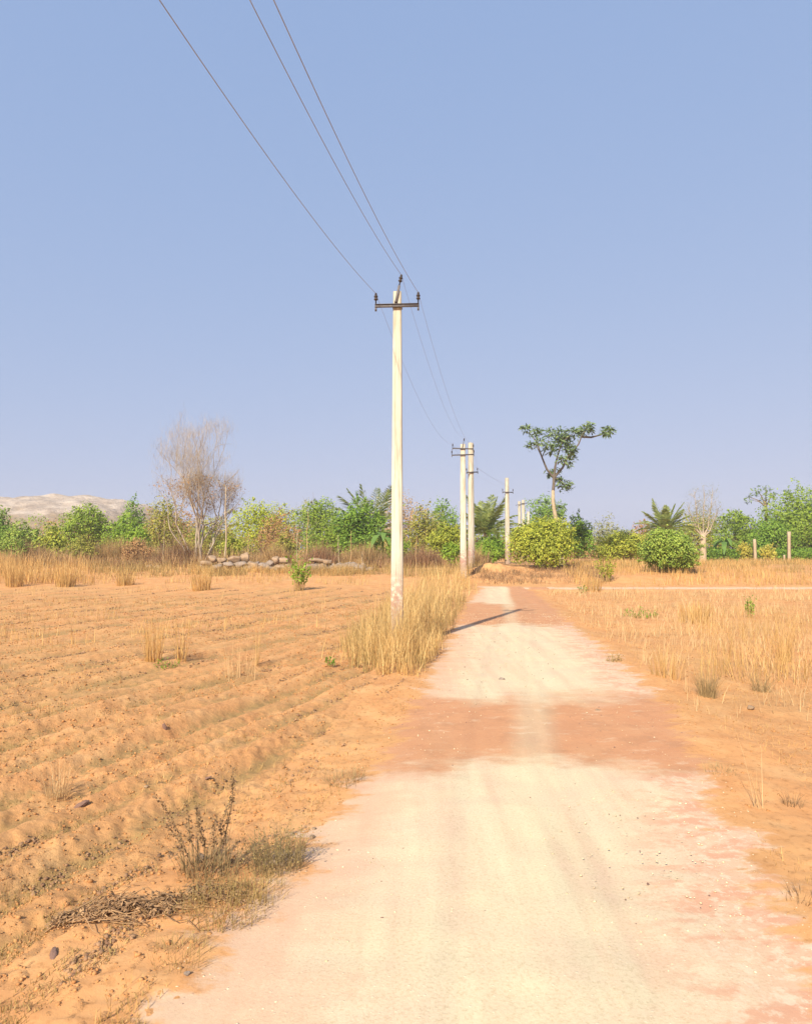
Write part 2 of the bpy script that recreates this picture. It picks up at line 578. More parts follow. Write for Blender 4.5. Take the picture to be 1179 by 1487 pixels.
M = {}
M['soil'] = m_soil()
M['bank'] = m_soil('bank_soil', (.4, (.36, .17, .08)))
M['road'] = m_road()
M['concrete'] = m_concrete()
M['steel'] = m_plain('weathered_steel', (.10, .09, .095), (.18, .165, .165), 20, .6, .1)
M['porcelain'] = m_plain('brown_porcelain', (.045, .035, .03), (.08, .06, .05), 6, .3, 0)
M['wire'] = m_plain('aluminium_wire', (.27, .27, .30), (.36, .36, .39), 4, .5, 0)
M['straw'] = m_leaf('straw', (.46, .27, .10), (.70, .49, .22), .3, .15)
M['gold'] = m_leaf('golden_grass', (.50, .315, .125), (.76, .57, .28), .3, .15)
M['palestraw'] = m_leaf('pale_straw', (.55, .36, .18), (.72, .53, .31), .3, .2)
M['drybrown'] = m_leaf('dry_brown_twigs', (.20, .12, .07), (.42, .27, .15), .1, .1)
M['purplebrown'] = m_leaf('reddish_brown_twigs', (.20, .115, .075), (.44, .27, .16), .15, .1)
M['scrub'] = m_leaf('dry_scrub_twigs', (.28, .18, .09), (.60, .42, .21), .2, .1)
M['russet'] = m_leaf('russet_leaves', (.28, .15, .075), (.50, .31, .15), .2, .1)
M['weed'] = m_leaf('olive_grey_weed', (.25, .18, .075), (.48, .34, .15), .2, .1)
M['greyweed'] = m_leaf('grey_weed', (.22, .165, .09), (.42, .31, .165), .15, .1)
M['olive'] = m_leaf('olive_leaves', (.18, .20, .035), (.45, .42, .09), .3)
M['green'] = m_leaf('green_leaves', (.085, .175, .022), (.27, .42, .055), .3)
M['midgreen'] = m_leaf('mid_green_leaves', (.12, .20, .022), (.33, .44, .06), .3)
M['bright'] = m_leaf('bright_green_leaves', (.15, .27, .025), (.34, .46, .06), .3)
M['lime'] = m_leaf('lime_leaves', (.26, .34, .02), (.50, .54, .05), .3)
M['mango'] = m_leaf('yellow_green_leaves', (.15, .20, .015), (.50, .52, .07), .25, .3)
M['mango2'] = m_leaf('fresh_green_leaves', (.11, .20, .02), (.38, .47, .09), .25, .3)
M['dark'] = m_leaf('dark_green_leaves', (.08, .13, .05), (.24, .32, .14), .2)
M['palm'] = m_leaf('palm_leaflets', (.13, .18, .04), (.38, .43, .14), .25, .3)
M['banana'] = m_leaf('banana_leaf', (.08, .17, .035), (.18, .30, .07), .3, .3)
M['yellow'] = m_leaf('yellow_leaves', (.34, .33, .05), (.58, .50, .10), .3)
M['haze_green'] = m_leaf('hazed_green_leaves', (.20, .22, .12), (.36, .36, .20), .25)  # distance haze mixed into the leaf colour
M['bark'] = m_plain('brown_bark', (.15, .105, .07), (.28, .20, .13), 5, .95, .4)
M['palebark'] = m_plain('pale_bark', (.32, .25, .165), (.50, .40, .27), 6, .9, .3)
M['greybark'] = m_plain('pinkish_bare_wood', (.29, .235, .175), (.48, .40, .31), 5, .9, .2)
M['darkbark'] = m_plain('dark_branch_bark', (.09, .075, .06), (.18, .15, .12), 6, .9, .2)
M['rock'] = m_plain('warm_granite', (.24, .165, .105), (.42, .295, .19), 1.6, .9, .5, .05)
M['greyrock'] = m_plain('grey_granite', (.21, .165, .135), (.36, .285, .23), 1.8, .9, .5, .05)
M['pebble'] = m_leaf('pale_pebbles', (.52, .40, .27), (.70, .58, .42), 0, .05)
M['clod'] = m_leaf('earth_clods', (.36, .175, .075), (.50, .27, .125), 0, .02)
M['dung'] = m_plain('dark_dry_lump', (.17, .10, .08), (.27, .165, .125), 12, .95, .4)

# ------------------------------------------------------------------ ground sheet
def build_ground():
    fine = np.radians(np.arange(-52, 52.01, 0.16))
    rest = np.radians(np.arange(52, 308, 4.0))[1:]
    ang = np.concatenate([fine, rest])
    rad = np.concatenate([np.linspace(.4, 2.0, 8)[:-1], np.geomspace(2.0, 70, 520)[:-1], np.geomspace(70, 6000, 70)])
    A, R = np.meshgrid(ang, rad)
    X, Y = R * np.sin(A), R * np.cos(A)
    Z = terrain(X.ravel(), Y.ravel()).reshape(X.shape)
    na, nr = len(ang), len(rad)
    v = np.stack([X, Y, Z], -1).reshape(-1, 3)
    i, j = np.meshgrid(np.arange(nr - 1), np.arange(na), indexing='ij')
    k = (j + 1) % na
    q = np.stack([i * na + j, (i + 1) * na + j, (i + 1) * na + k, i * na + k], -1).reshape(-1, 4)
    v = np.concatenate([v, [[0, 0, tz(0, 0)]]])
    c = len(v) - 1
    t = [(c, a, (a + 1) % na) for a in range(na)]
    lm = np.concatenate([litter_mask(X.ravel(), Y.ravel()), [0]])
    o = link('ground', mesh_np('ground', v, [q, np.array(t)], M['soil'], True, {'litter': lm}))
    tag(o, kind='structure')
build_ground()

def build_road():
    rows = np.concatenate([np.arange(-12, 1.5, .5), np.geomspace(1.5, PATH_Y + 1.6, 380)])
    s = np.linspace(-0.45, 1.45, 56)
    S, Yv = np.meshgrid(s, rows)
    l, r = np.interp(Yv, RY, RL), np.interp(Yv, RY, RR)
    s_clip = l + np.clip(S, 0, 1) * (r - l) + np.where(S < 0, S * 2.4, 0) + np.where(S > 1, (S - 1) * 2.4, 0)
    X = s_clip
    e = road_edge(X, Yv)
    Z = terrain(X.ravel(), Yv.ravel()).reshape(X.shape)
    cut = 0.03 * sstep(-0.1, 0.3, e)
    rough = 0.010 * fbm(X * 3, Yv * 3, 3, 61) + 0.03 * fbm(X * .6, Yv * .4, 2, 62)
    ruts = -0.003 * (np.exp(-((S - .27) / .09) ** 2) + np.exp(-((S - .72) / .09) ** 2))
    inner = sstep(0.0, 0.4, e)
    lift = np.where((S <= -0.44) | (S >= 1.44), -0.02, 0.004)
    Z = Z + cut * 1.0 + lift + inner * (rough + ruts + 0.014)
    v = np.stack([X, Yv, Z], -1).reshape(-1, 3)
    n = len(s)
    i, j = np.meshgrid(np.arange(len(rows) - 1), np.arange(n - 1), indexing='ij')
    q = np.stack([i * n + j, i * n + j + 1, (i + 1) * n + j + 1, (i + 1) * n + j], -1).reshape(-1, 4)
    o = link('dirt_road', mesh_np('dirt_road', v, q, M['road'], True, {'edge': e, 'along': Yv, 'across': S}))
    tag(o, kind='structure')
    # the side path that leaves to the right
    xs = np.arange(6.6, 75, .35)
    ss = np.linspace(-1.5, 1.5, 15)
    S, X = np.meshgrid(ss, xs)
    Yp = PATH_Y + 0.006 * (X - 6) + S
    e = .5 - np.abs(S)
    e = np.minimum(e, 1.0)
    Z = terrain(X.ravel(), Yp.ravel()).reshape(X.shape) + 0.03 * sstep(-.1, .3, road_edge(X, Yp)) + np.where(np.abs(S) > 1.45, -.02, .012)
    v = np.stack([X, Yp, Z], -1).reshape(-1, 3)
    n = len(ss)
    i, j = np.meshgrid(np.arange(len(xs) - 1), np.arange(n - 1), indexing='ij')
    q = np.stack([i * n + j, (i + 1) * n + j, (i + 1) * n + j + 1, i * n + j + 1], -1).reshape(-1, 4)
    o = link('side_path', mesh_np('side_path', v, q, M['road'], True, {'edge': e * .9, 'along': np.full(X.shape, 50.), 'across': np.full(X.shape, .2)}))
    tag(o, kind='structure')
build_road()

# ------------------------------------------------------------------ far hill of pale rock
def m_hill():
    m, nt, b = new_mat('rocky_hillside')
    p = npos(nt)
    g = nt.nodes.new('ShaderNodeNewGeometry')
    rock = nramp(nt, nnoise(nt, .09, 7, .65, nscaled(nt, p, (1, 1, 2.2))), [(.3, (.26, .195, .145)), (.5, (.46, .365, .28)), (.68, (.60, .50, .40))])
    scrub = nramp(nt, nnoise(nt, .3, 5, .7, p), [(.3, (.20, .16, .09)), (.6, (.36, .25, .15))])
    sep = nt.nodes.new('ShaderNodeSeparateXYZ')
    nt.links.new(p, sep.inputs[0])
    hi = nmath(nt, 'ADD', sep.outputs[2], nmath(nt, 'MULTIPLY', nmath(nt, 'SUBTRACT', nnoise(nt, .05, 6, .6, p), .5), 26))
    msk = nsmooth(nt, hi, 20, 27)
    xx = nmath(nt, 'SUBTRACT', 1, nsmooth(nt, nmath(nt, 'ADD', sep.outputs[0], nmath(nt, 'MULTIPLY', nnoise(nt, .03, 4, .6, p), 30)), -168, -148))
    c = nmix(nt, nmath(nt, 'MULTIPLY', msk, xx), scrub, rock)
    nt.links.new(c, b.inputs['Base Color'])
    nbump(nt, b, nnoise(nt, .25, 8, .7, p), .8, 3)
    return m

def build_hill():
    xs = np.linspace(-520, -95, 220)
    ys = np.linspace(340, 620, 70)
    X, Y = np.meshgrid(xs, ys)
    prof = np.interp(xs, [-520, -400, -330, -270, -236, -205, -180, -160, -140, -118, -95],
                     [12, 37, 40, 38, 39, 37, 33, 20, 7, 2, 0])
    shape = np.sin(np.clip((Y - 340) / 130, 0, 1) * PI / 2) * np.cos(np.clip((Y - 470) / 150, 0, 1) * PI / 2)
    Z = prof[None, :] * shape * (1 + .10 * fbm(X * .03, Y * .03, 4, 71)) + 2.2 * fbm(X * .12, Y * .12, 3, 72) * shape
    Z = np.where(shape > .01, Z, -1) + .9
    v = np.stack([X, Y, Z], -1).reshape(-1, 3)
    n = len(xs)
    i, j = np.meshgrid(np.arange(len(ys) - 1), np.arange(n - 1), indexing='ij')
    q = np.stack([i * n + j, i * n + j + 1, (i + 1) * n + j + 1, (i + 1) * n + j], -1).reshape(-1, 4)
    o = link('rocky_hill', mesh_np('rocky_hill', v, q, m_hill(), False))
    tag(o, kind='structure')
build_hill()

# ------------------------------------------------------------------ electricity poles and wires
def rotz(a):
    c, s = math.cos(a), math.sin(a)
    return np.array(((c, -s, 0), (s, c, 0), (0, 0, 1)))
def roty(a):
    c, s = math.cos(a), math.sin(a)
    return np.array(((c, 0, s), (0, 1, 0), (-s, 0, c)))

INSULATOR = [(r * .8, z) for r, z in [(.0, 0), (.018, 0), (.018, .10), (.05, .105), (.06, .13), (.036, .145), (.034, .165), (.056, .175), (.058, .20), (.034, .215), (.036, .25), (.02, .275), (0, .28)]]
def pole(label, px, Y, top_y, arms, w0, w1, insul=True, tip=True, yaw=-.1, tilt=0.0):
    top = W(px, top_y, Y)
    x = top[0]
    z0 = tz(x, Y) - .05
    H = top[2] - z0
    t = thing('electricity_pole', label, 'pole', (x, Y, z0), 'concrete electricity poles beside the dirt road')
    m = MB()
    # tapered square shaft with chamfered corners
    def ring(w, d, z):
        c = .18 * w
        return [(-w + c, -d, z), (w - c, -d, z), (w, -d + c, z), (w, d - c, z), (w - c, d, z), (-w + c, d, z), (-w, d - c, z), (-w, -d + c, z)]
    zs = np.linspace(0, H, 9)
    v, q = [], []
    for k, z in enumerate(zs):
        f = k / (len(zs) - 1)
        w = (w0 * (1 - f) + w1 * f) / 2
        v += ring(w, w * .8, z)
    for k in range(len(zs) - 1):
        for j in range(8):
            q.append((k * 8 + j, k * 8 + (j + 1) % 8, (k + 1) * 8 + (j + 1) % 8, (k + 1) * 8 + j))
    q.append(tuple()) if False else None
    v = np.array(v) @ rotz(yaw).T
    m.add(v, q)
    vt = len(v)
    m.add(np.concatenate([v[-8:], [[0, 0, H + .02]]]), None, [(j, (j + 1) % 8, 8) for j in range(8)])
    link('shaft', m.build('shaft', M['concrete']), t)
    tops = []
    R = rotz(yaw)
    for (ay, half, slope) in arms:
        z = W(px, ay, Y)[2] - z0
        f = z / H
        dep = (w0 * (1 - f) + w1 * f) / 2 * .8
        a = MB()
        Rr = R @ roty(-slope)
        yc = -dep - .03
        o = R @ np.array((0, yc, 0)) + np.array((0, 0, z))
        a.box(o, (2 * half, .05, .062), Rr)
        a.box(o + Rr @ np.array((0, -.028, .034)), (2 * half, .045, .008), Rr)
        a.box(o + Rr @ np.array((0, -.028, -.034)), (2 * half, .045, .008), Rr)
        for s in (-1, 1):
            a.box(o + Rr @ np.array((s * (half - .02), -.005, -.075)), (.04, .06, .08), Rr)
        # clamp round the shaft
        a.box(o + R @ np.array((0, dep + .03, 0)) + np.array((0, dep * 0, 0)), (dep * 2.9, dep * 2.2 + .04, .045), R)
        link('crossarm', a.build('crossarm', M['steel']), t)
        if insul:
            for s in (-1, 1):
                n = MB()
                bp = o + Rr @ np.array((s * (half - .02), 0, .0375))
                n.lathe(bp, INSULATOR, 10, Rr)
                link('insulator', n.build('insulator', M['porcelain'], True), t)
                tops.append((x + bp[0], Y + bp[1], z0 + bp[2] + .26))
    if tip:
        b = MB()
        Rt = R @ roty(.2)
        yc = -w1 * .4 - .02
        lo = R @ np.array((-.05, yc, 0)) + np.array((0, 0, H - .38))
        for k in range(1):
            b.box(lo + Rt @ np.array((0, 0, .25)), (.055, .03, .52), Rt)
        b.box(lo + Rt @ np.array((0, -.02, .12)), (.06, .04, .03), Rt)
        link('top_bracket', b.build('top_bracket', M['steel']), t)
        n = MB()
        bp = lo + Rt @ np.array((0, 0, .5))
        n.lathe(bp, INSULATOR, 10, Rt)
        link('insulator', n.build('insulator', M['porcelain'], True), t)
        e = bp + Rt @ np.array((0, 0, .26))
        tops.append((x + e[0], Y + e[1], z0 + e[2]))
    return t, tops

D1 = 15.7
p1, t1 = pole('nearest tall cream concrete pole standing in golden grass, one crossarm on top', 573.5 + 3.5, D1, 424, [(446, .51, 0)], .29, .185, yaw=-.06)
p2, t2 = pole('cream concrete pole with two long crossarms, front one of the close pair', 672, 44, 645, [(652, .68, -.05), (661, .72, .02)], .42, .30, yaw=-.1)
p3, t3 = pole('cream concrete pole close behind the two-crossarm pole, its arm lower down', 683.5, 50, 643, [(686, .5, .08)], .42, .32, tip=False, yaw=.5)
p4, t4 = pole('lone slim concrete pole by the left side of the round yellow-green bush', 736, 61, 694, [(715, .52, .0)], .42, .28, tip=False, yaw=.3)
p5, t5 = pole('far pole with dark arm on top, left of two behind the bush', 754, 108, 728, [(733, .75, .1)], .45, .38, tip=False, insul=False, yaw=.4)
p6, t6 = pole('far pole with dark arm on top, right of two behind the bush', 759.5, 112, 726, [(731, .55, 0)], .5, .42, tip=False, insul=False, yaw=.2)
p7, t7 = pole('short far bare pole against the distant round green tree', 767, 128, 743, [], .5, .42, tip=False, insul=False)

def wire(label, pts, sags, rad):
    m = MB()
    path = []
    for (a, b, s) in zip(pts[:-1], pts[1:], sags):
        a, b = np.array(a), np.array(b)
        n = 40
        for k in range(n):
            f = k / n
            p = a + (b - a) * f
            path.append(p - np.array((0, 0, 4 * s * f * (1 - f))))
    path.append(np.array(pts[-1]))
    radii = np.full(len(path), rad)
    radii[41:] = rad * .65      # drawn thinner beyond the first span so it looks less dark
    m.tube(path, radii, 5)
    o = link('power_line', m.build('power_line', M['wire'], True))
    tag(o, label, 'wire', 'overhead wires strung along the poles')

back = np.array((-4.1, -28.3, 0.0))
L1, R1, C1 = [np.array(a) for a in t1]
L2, R2 = np.array(t2[0]), np.array(t2[1])
C2 = np.array(t2[4])
L3, R3 = np.array(t3[0]), np.array(t3[1])
L4, R4 = np.array(t4[0]), np.array(t4[1])
wire('overhead wire on the left crossarm tip, well apart from the other two', [L1 + back, L1, L2, L3, L4], [1.30, .9, .05, .1], .005)
wire('overhead wire running over the pole top, middle one of the three', [C1 + back, C1, C2, (L3 + R3) / 2 + np.array((0, 0, .3)), (L4 + R4) / 2 + np.array((0, 0, .3))], [1.35, .9, .05, .1], .005)
wire('overhead wire on the right crossarm tip, lowest where it meets the pole', [R1 + back, R1, R2, R3, R4], [1.30, .9, .05, .1], .005)

# ------------------------------------------------------------------ vegetation builders
def rand_dirs(n, rng, up=0.0):
    d = rng.normal(0, 1, (n, 3))
    d[:, 2] += up
    return d / np.linalg.norm(d, axis=1)[:, None]

def crown_mesh(name, lumps_c, lumps_r, n, size, mat, rng, shell=.55, ragged=.25, zmin=None, aspect=.5):
    vol = np.array([r[0] * r[2] for r in lumps_r])
    pick = rng.choice(len(lumps_c), n, p=vol / vol.sum())
    c, r = np.array(lumps_c)[pick], np.array(lumps_r)[pick]
    d = rand_dirs(n, rng, .15)
    # leaves gather in clumps: snap part of the directions to shared twig ends
    nt = max(12, n // 28)
    tw = rand_dirs(nt, rng, .15)
    ti = rng.integers(0, nt, n)
    mixd = tw[ti] + rng.normal(0, .16, (n, 3))
    use = rng.random(n) < .75
    d = np.where(use[:, None], mixd / np.linalg.norm(mixd, axis=1)[:, None], d)
    rr = np.where(use, (.80 + .35 * hash2(ti, pick, 5)) * (1 - shell * .5 * rng.random(n)), 1 - shell * rng.random(n))
    rr = rr + ragged * .3 * rng.normal(0, 1, n)
    # shoots that stand out of the outline
    ns = max(14, n // 160)
    sd = rand_dirs(ns, rng, .3)
    sl = rng.integers(0, len(lumps_c), ns)
    si = rng.integers(0, ns, n)
    shoot = rng.random(n) < .16
    sdir = sd[si] + rng.normal(0, .045, (n, 3))
    d = np.where(shoot[:, None], sdir, d)
    c = np.where(shoot[:, None], np.array(lumps_c)[sl[si]], c)
    r = np.where(shoot[:, None], np.array(lumps_r)[sl[si]], r)
    rr = np.where(shoot, .9 + rng.random(n) * (.15 + .45 * hash2(si, si * 0, 8)), rr)
    pos = c + d * r * rr[:, None]
    if zmin is not None:
        keep = pos[:, 2] > zmin
        pos, d = pos[keep], d[keep]
    nrm = d * .8 + np.array((-.22, -.5, .55)) + rng.normal(0, .55, d.shape)
    L = size * (.6 + .8 * rng.random(len(pos)))
    v, f = leaf_quads(pos, nrm, L, L * aspect, rng)
    return mesh_np(name, v, f, mat)

def limbs(targets, base, r0, rng, height):
    m = MB()
    base = np.asarray(base, float)
    fork = base + np.array((rng.normal(0, .1), rng.normal(0, .1), height))
    m.tube([base, (base + fork) / 2 + rng.normal(0, .05, 3), fork], [r0, r0 * .8, r0 * .7], 7)
    for t in targets:
        t = np.asarray(t)
        mid = fork * .5 + t * .5 + rng.normal(0, .12, 3) * np.linalg.norm(t - fork) * .5
        m.tube([fork, mid, t], [r0 * .5, r0 * .32, r0 * .12], 5)
        for k in range(3):
            e = t + rng.normal(0, .28, 3) * np.linalg.norm(t - fork)
            m.tube([mid * .4 + t * .6, (mid + t + e) / 3, e], [r0 * .2, r0 * .12, r0 * .05], 4)
    return m

def tree(label, px0, px1, top_y, Y, mat, n=5000, leaf=.28, low=.15, nl=9, cat='tree', name='leafy_tree', seed=0,
         bark='bark', group=None, depth=.8, ragged=.25, peak=0.5, aspect=.5, extra=None):
    """A tree whose crown spans px0..px1 in the photo and tops out at top_y, standing Y metres away."""
    rng = np.random.default_rng(100 + seed)
    if cat == 'tree' or ragged > .45:
        low, px0, px1 = low * .4, px0 - (px1 - px0) * .06, px1 + (px1 - px0) * .06
    a, b = W(px0, top_y, Y), W(px1, top_y, Y)
    x, w, ztop = (a[0] + b[0]) / 2, b[0] - a[0], a[2]
    z0 = tz(x, Y)
    H = ztop - z0
    t = thing(name, label, cat, (x, Y, z0), group)
    zl = H * low
    hc = H - zl
    cs, rs = [], []
    for k in range(nl):
        u = (k + .5) / nl
        ang = k * 2.399 + rng.random()
        zz = zl + hc * (.25 + .5 * rng.random())
        edge = .62 * math.sqrt(1 - ((zz - zl) / hc - .42) ** 2 * 1.9)
        rr = edge * (.45 + .55 * rng.random())
        cs.append((math.cos(ang) * rr * w * .5, math.sin(ang) * rr * w * .5 * depth, zz))
        s = .20 + .10 * rng.random()
        rs.append((w * s, w * s * depth, min(hc * .30, max(w * s * .85, hc * .2))))
    # lumps that fix the sides and the summit of the outline
    for sx in (-1, 1):
        s = .17 + .05 * rng.random()
        cs.append((sx * w * (.5 - s), rng.normal(0, .1) * w, zl + hc * (.35 + .2 * rng.random())))
        rs.append((w * s, w * s, hc * .24))
    s = .2
    cs.append(((peak - .5) * w, 0, H - hc * .2))
    rs.append((w * s, w * s, hc * .2))
    cs.append((0, 0, zl + hc * .45))
    rs.append((w * .3, w * .3 * depth, hc * .36))
    m = limbs(cs[:nl], (0, 0, -.1), max(.05, w * .022), rng, max(zl * .9, H * .12))
    link('trunk', m.build('trunk', M[bark], True), t)
    link('crown', crown_mesh('crown', cs, rs, n, leaf, M[mat], rng, ragged=ragged, zmin=.02, aspect=aspect), t)
    return t

def frond(L, rise, droop, az, rng, width=.55, leaflets=26, mat='palm'):
    """A palm frond as one mesh: arched rib with two rows of leaflets."""
    m = MB()
    d = np.array((math.cos(az), math.sin(az), 0))
    side = np.array((-math.sin(az), math.cos(az), 0))
    t = np.linspace(0, 1, 12)
    pts = np.array([d * L * (math.cos(rise) * s) + np.array((0, 0, L * (math.sin(rise) * s - droop * s ** 2.2))) for s in t])
    m.tube(pts, np.linspace(.045, .012, 12), 4)
    for k in range(leaflets):
        s = .14 + .86 * (k + .5) / leaflets
        i = s * 11
        i0 = min(int(i), 10)
        p = pts[i0] + (pts[i0 + 1] - pts[i0]) * (i - i0)
        tg = pts[i0 + 1] - pts[i0]
        tg /= np.linalg.norm(tg)
        ll = width * L * .5 * (math.sin(PI * (.18 + .76 * s))) * (.85 + .3 * rng.random())
        for sg in (-1, 1):
            dirn = side * sg * .75 + tg * .65 + np.array((0, 0, -.25 + .35 * rng.random()))
            dirn /= np.linalg.norm(dirn)
            wv = np.cross(dirn, side * sg + np.array((0, 0, .5)))
            wv = wv / (np.linalg.norm(wv) + 1e-6) * .04
            e = p + dirn * ll + np.array((0, 0, -.12 * ll))
            mm = p + dirn * ll * .5
            m.add([p - wv * .5, p + wv * .5, mm + wv, mm - wv, e], [(0, 1, 2, 3)], [(3, 2, 4)])
    return m.build('frond', M[mat])

def palm(label, px, crown_y, Y, L, n, seed, trunk_h=None, upr=.9, dead=0):
    rng = np.random.default_rng(300 + seed)
    c = W(px, crown_y, Y)
    z0 = tz(c[0], Y)
    t = thing('palm_tree', label, 'palm', (c[0], Y, z0), 'palms among the trees behind the fields')
    h = c[2] - z0
    m = MB()
    m.tube([(0, 0, -.1), (.03, 0, h * .5), (0, 0, h + .1)], [.24, .2, .19], 9)
    link('trunk', m.build('trunk', M['bark'], True), t)
    for k in range(n):
        az = k * 2.399 + rng.normal(0, .2)
        f = (k + .5) / n
        rise = upr * 1.45 * (1 - f) + .15 * f
        o = link('frond', frond(L * (.8 + .3 * rng.random()), rise, .10 + .42 * f ** 1.5 + .08 * rng.random(), az, rng, width=.46, leaflets=34, mat='palm'), t, (0, 0, h))
    for k in range(dead):
        az = rng.random() * 2 * PI
        o = link('frond', frond(L * .8, -.4, .45, az, rng, mat='russet'), t, (0, 0, h - .1))
        o['label'] = 'withered brown frond hanging down'
    return t

def banana(label, px, base_y, top_y, Y, n, seed):
    rng = np.random.default_rng(500 + seed)
    c = W(px, top_y, Y)
    z0 = tz(c[0], Y)
    H = c[2] - z0
    t = thing('banana_plant', label, 'plant', (c[0], Y, z0))
    m = MB()
    m.tube([(0, 0, -.05), (.02, 0, H * .3), (0, .02, H * .55)], [.14, .11, .07], 8)
    link('stem', m.build('stem', M['midgreen'], True), t)
    for k in range(n):
        az = k * 2.399
        L = H * (.5 + .2 * rng.random())
        rise = 1.25 - .8 * k / n
        d = np.array((math.cos(az), math.sin(az), 0))
        side = np.array((-math.sin(az), math.cos(az), 0))
        s = np.linspace(0, 1, 9)
        pts = np.array([d * L * math.cos(rise) * q + np.array((0, 0, L * (math.sin(rise) * q - .95 * q ** 2.2))) for q in s])
        wd = .10 * L * np.sin(PI * np.clip(.05 + .93 * s, 0, 1)) ** .6
        lf = MB()
        vv = np.concatenate([pts - side * wd[:, None] + np.array((0, 0, -.05)), pts, pts + side * wd[:, None] + np.array((0, 0, -.05))])
        q = []
        for i in range(8):
            q += [(i, i + 1, 9 + i + 1, 9 + i), (9 + i, 9 + i + 1, 18 + i + 1, 18 + i)]
        lf.add(vv, q)
        link('leaf', lf.build('leaf', M['banana'], True), t, (0, 0, H * .5))
    return t

def bare_branches(m, p, d, L, r, lvl, rng, maxl, ends, up=.25, spread=.5, lim=None):
    n = 4
    pts, q = [p], d.copy()
    for k in range(n):
        q = q + rng.normal(0, .13, 3) + np.array((0, 0, up * .12))
        if lim is not None:
            over = math.hypot(pts[-1][0], pts[-1][1]) - lim(pts[-1][2])
            if over > 0:
                q[:2] -= pts[-1][:2] / (math.hypot(pts[-1][0], pts[-1][1]) + .01) * min(.22, over * .2)
        q /= np.linalg.norm(q)
        pts.append(pts[-1] + q * L / n)
    m.tube(pts, np.linspace(r, r * .55, n + 1), 6 if lvl < 2 else (4 if lvl < 4 else 3), cap=False)
    if lim is not None and lvl > 0 and math.hypot(pts[-1][0], pts[-1][1]) > lim(pts[-1][2]) + .5:
        lvl = maxl
    if lvl >= maxl:
        ends.append(pts[-1])
        return
    kids = rng.integers(2, 4) if lvl < 2 or lvl > 3 else rng.integers(3, 4)
    for k in range(kids):
        i = rng.integers(2, n + 1) if k else n
        dd = q + rng.normal(0, spread, 3)
        dd[2] = dd[2] * .85 + up
        dd /= np.linalg.norm(dd)
        bare_branches(m, pts[i], dd, L * (.58 + .22 * rng.random()), r * .55, lvl + 1, rng, maxl, ends, up, spread, lim)

def shrub(name, label, cat, pts, mat, n, h, spread, width, seed, lean=.5, group=None, segs=3, leafmat=None, leaf=0.0, nleaf=0, curve=.5):
    """A tuft or weed at one spot: stems fan out from the base; pts = (x, y)."""
    rng = np.random.default_rng(700 + seed)
    x, y = pts
    z = tz(x, y)
    t = thing(name, label, cat, (x, y, z), group)
    a = rng.random(n) * 2 * PI
    r = spread * np.sqrt(rng.random(n))
    bx, by = r * np.cos(a), r * np.sin(a)
    bz = terrain(bx + x, by + y) - z - .01
    hh = h * (.5 + .6 * rng.random(n))
    v, f = blades(np.stack([bx, by, bz], -1), hh, width * (.7 + .6 * rng.random(n)), lean * rng.random(n), a + rng.normal(0, .7, n), segs, curve, rng)
    link('stems', mesh_np('stems', v, f, M[mat]), t)
    if nleaf:
        k = rng.integers(0, n, nleaf)
        s = .35 + .65 * rng.random(nleaf)
        vv = v.reshape(n, -1, 3)
        tip = vv[:, -2:].mean(1)
        base = vv[:, :2].mean(1)
        p = base[k] + (tip - base)[k] * s[:, None] + rng.normal(0, .02, (nleaf, 3)) * h
        L = leaf * (.6 + .8 * rng.random(nleaf))
        lv, lf = leaf_quads(p, rng.normal(0, 1, (nleaf, 3)) + np.array((0, -.3, .5)), L, L * .5, rng)
        link('leaves', mesh_np('leaves', lv, lf, M[leafmat or mat]), t)
    return t

# ------------------------------------------------------------------ trees behind the fields, left of the poles
BG = 'trees and bushes behind the left field'
tree('dark green tree cut by the left edge, topmost in the corner below the hill', -40, 24, 730, 82, 'green', 4500, .3, seed=1, group=BG)
tree('low yellow-green bush at the left edge in front of the dark green tree', -5, 62, 752, 70, 'mango2', 4000, .26, .02, seed=2, cat='bush', name='leafy_bush', group=BG)
tree('small yellow-green bush between the left edge bush and the dull green tree', 50, 98, 757, 68, 'mango', 2600, .24, .02, seed=3, cat='bush', name='leafy_bush', group=BG)
tree('broad dull green tree right under the pale rocky hilltop', 84, 168, 727, 80, 'midgreen', 7000, .28, .1, seed=4, group=BG)
tree('dark green tree rising behind the bright green bush', 168, 214, 722, 90, 'green', 3500, .3, .1, seed=5, group=BG)
tree('bright green bush, the most vivid one left of the bare tree', 154, 216, 742, 69, 'bright', 4200, .24, .05, seed=6, cat='bush', name='leafy_bush', group=BG)
tree('thin olive-yellow tree just left of the bare tree', 206, 268, 716, 78, 'olive', 4200, .24, .05, seed=7, ragged=.6, group=BG)
tree('brown dry tree behind the olive-yellow tree on the hill foot', 205, 300, 722, 100, 'russet', 3000, .26, .1, seed=8, ragged=.6, group=BG)
tree('olive bush seen through the stems of the bare tree', 262, 342, 748, 74, 'olive', 3600, .22, .02, seed=9, cat='bush', name='leafy_bush', ragged=.5, group=BG)
tree('vivid lime green tree right of the bare tree', 334, 428, 724, 86, 'lime', 6500, .26, .1, seed=10, group=BG, peak=.4)
tree('reddish brown dry bush in front of the lime green tree', 376, 434, 738, 76, 'russet', 3200, .2, .02, seed=11, cat='bush', name='dry_bush', ragged=.6, group=BG)
tree('grey-green far tree peeping between the lime tree and the wide green tree', 424, 470, 722, 110, 'haze_green', 3000, .34, .1, seed=12, group=BG)
tree('wide green tree left of the spiky palm', 430, 512, 721, 82, 'midgreen', 7500, .26, .05, seed=13, group=BG)
tree('rich green tree directly under the spiky palm', 486, 556, 722, 70, 'green', 8000, .26, .05, seed=14, group=BG)
tree('light brown wispy tree right behind the nearest pole', 540, 622, 706, 92, 'scrub', 3800, .24, .15, seed=15, ragged=.8, group=BG)
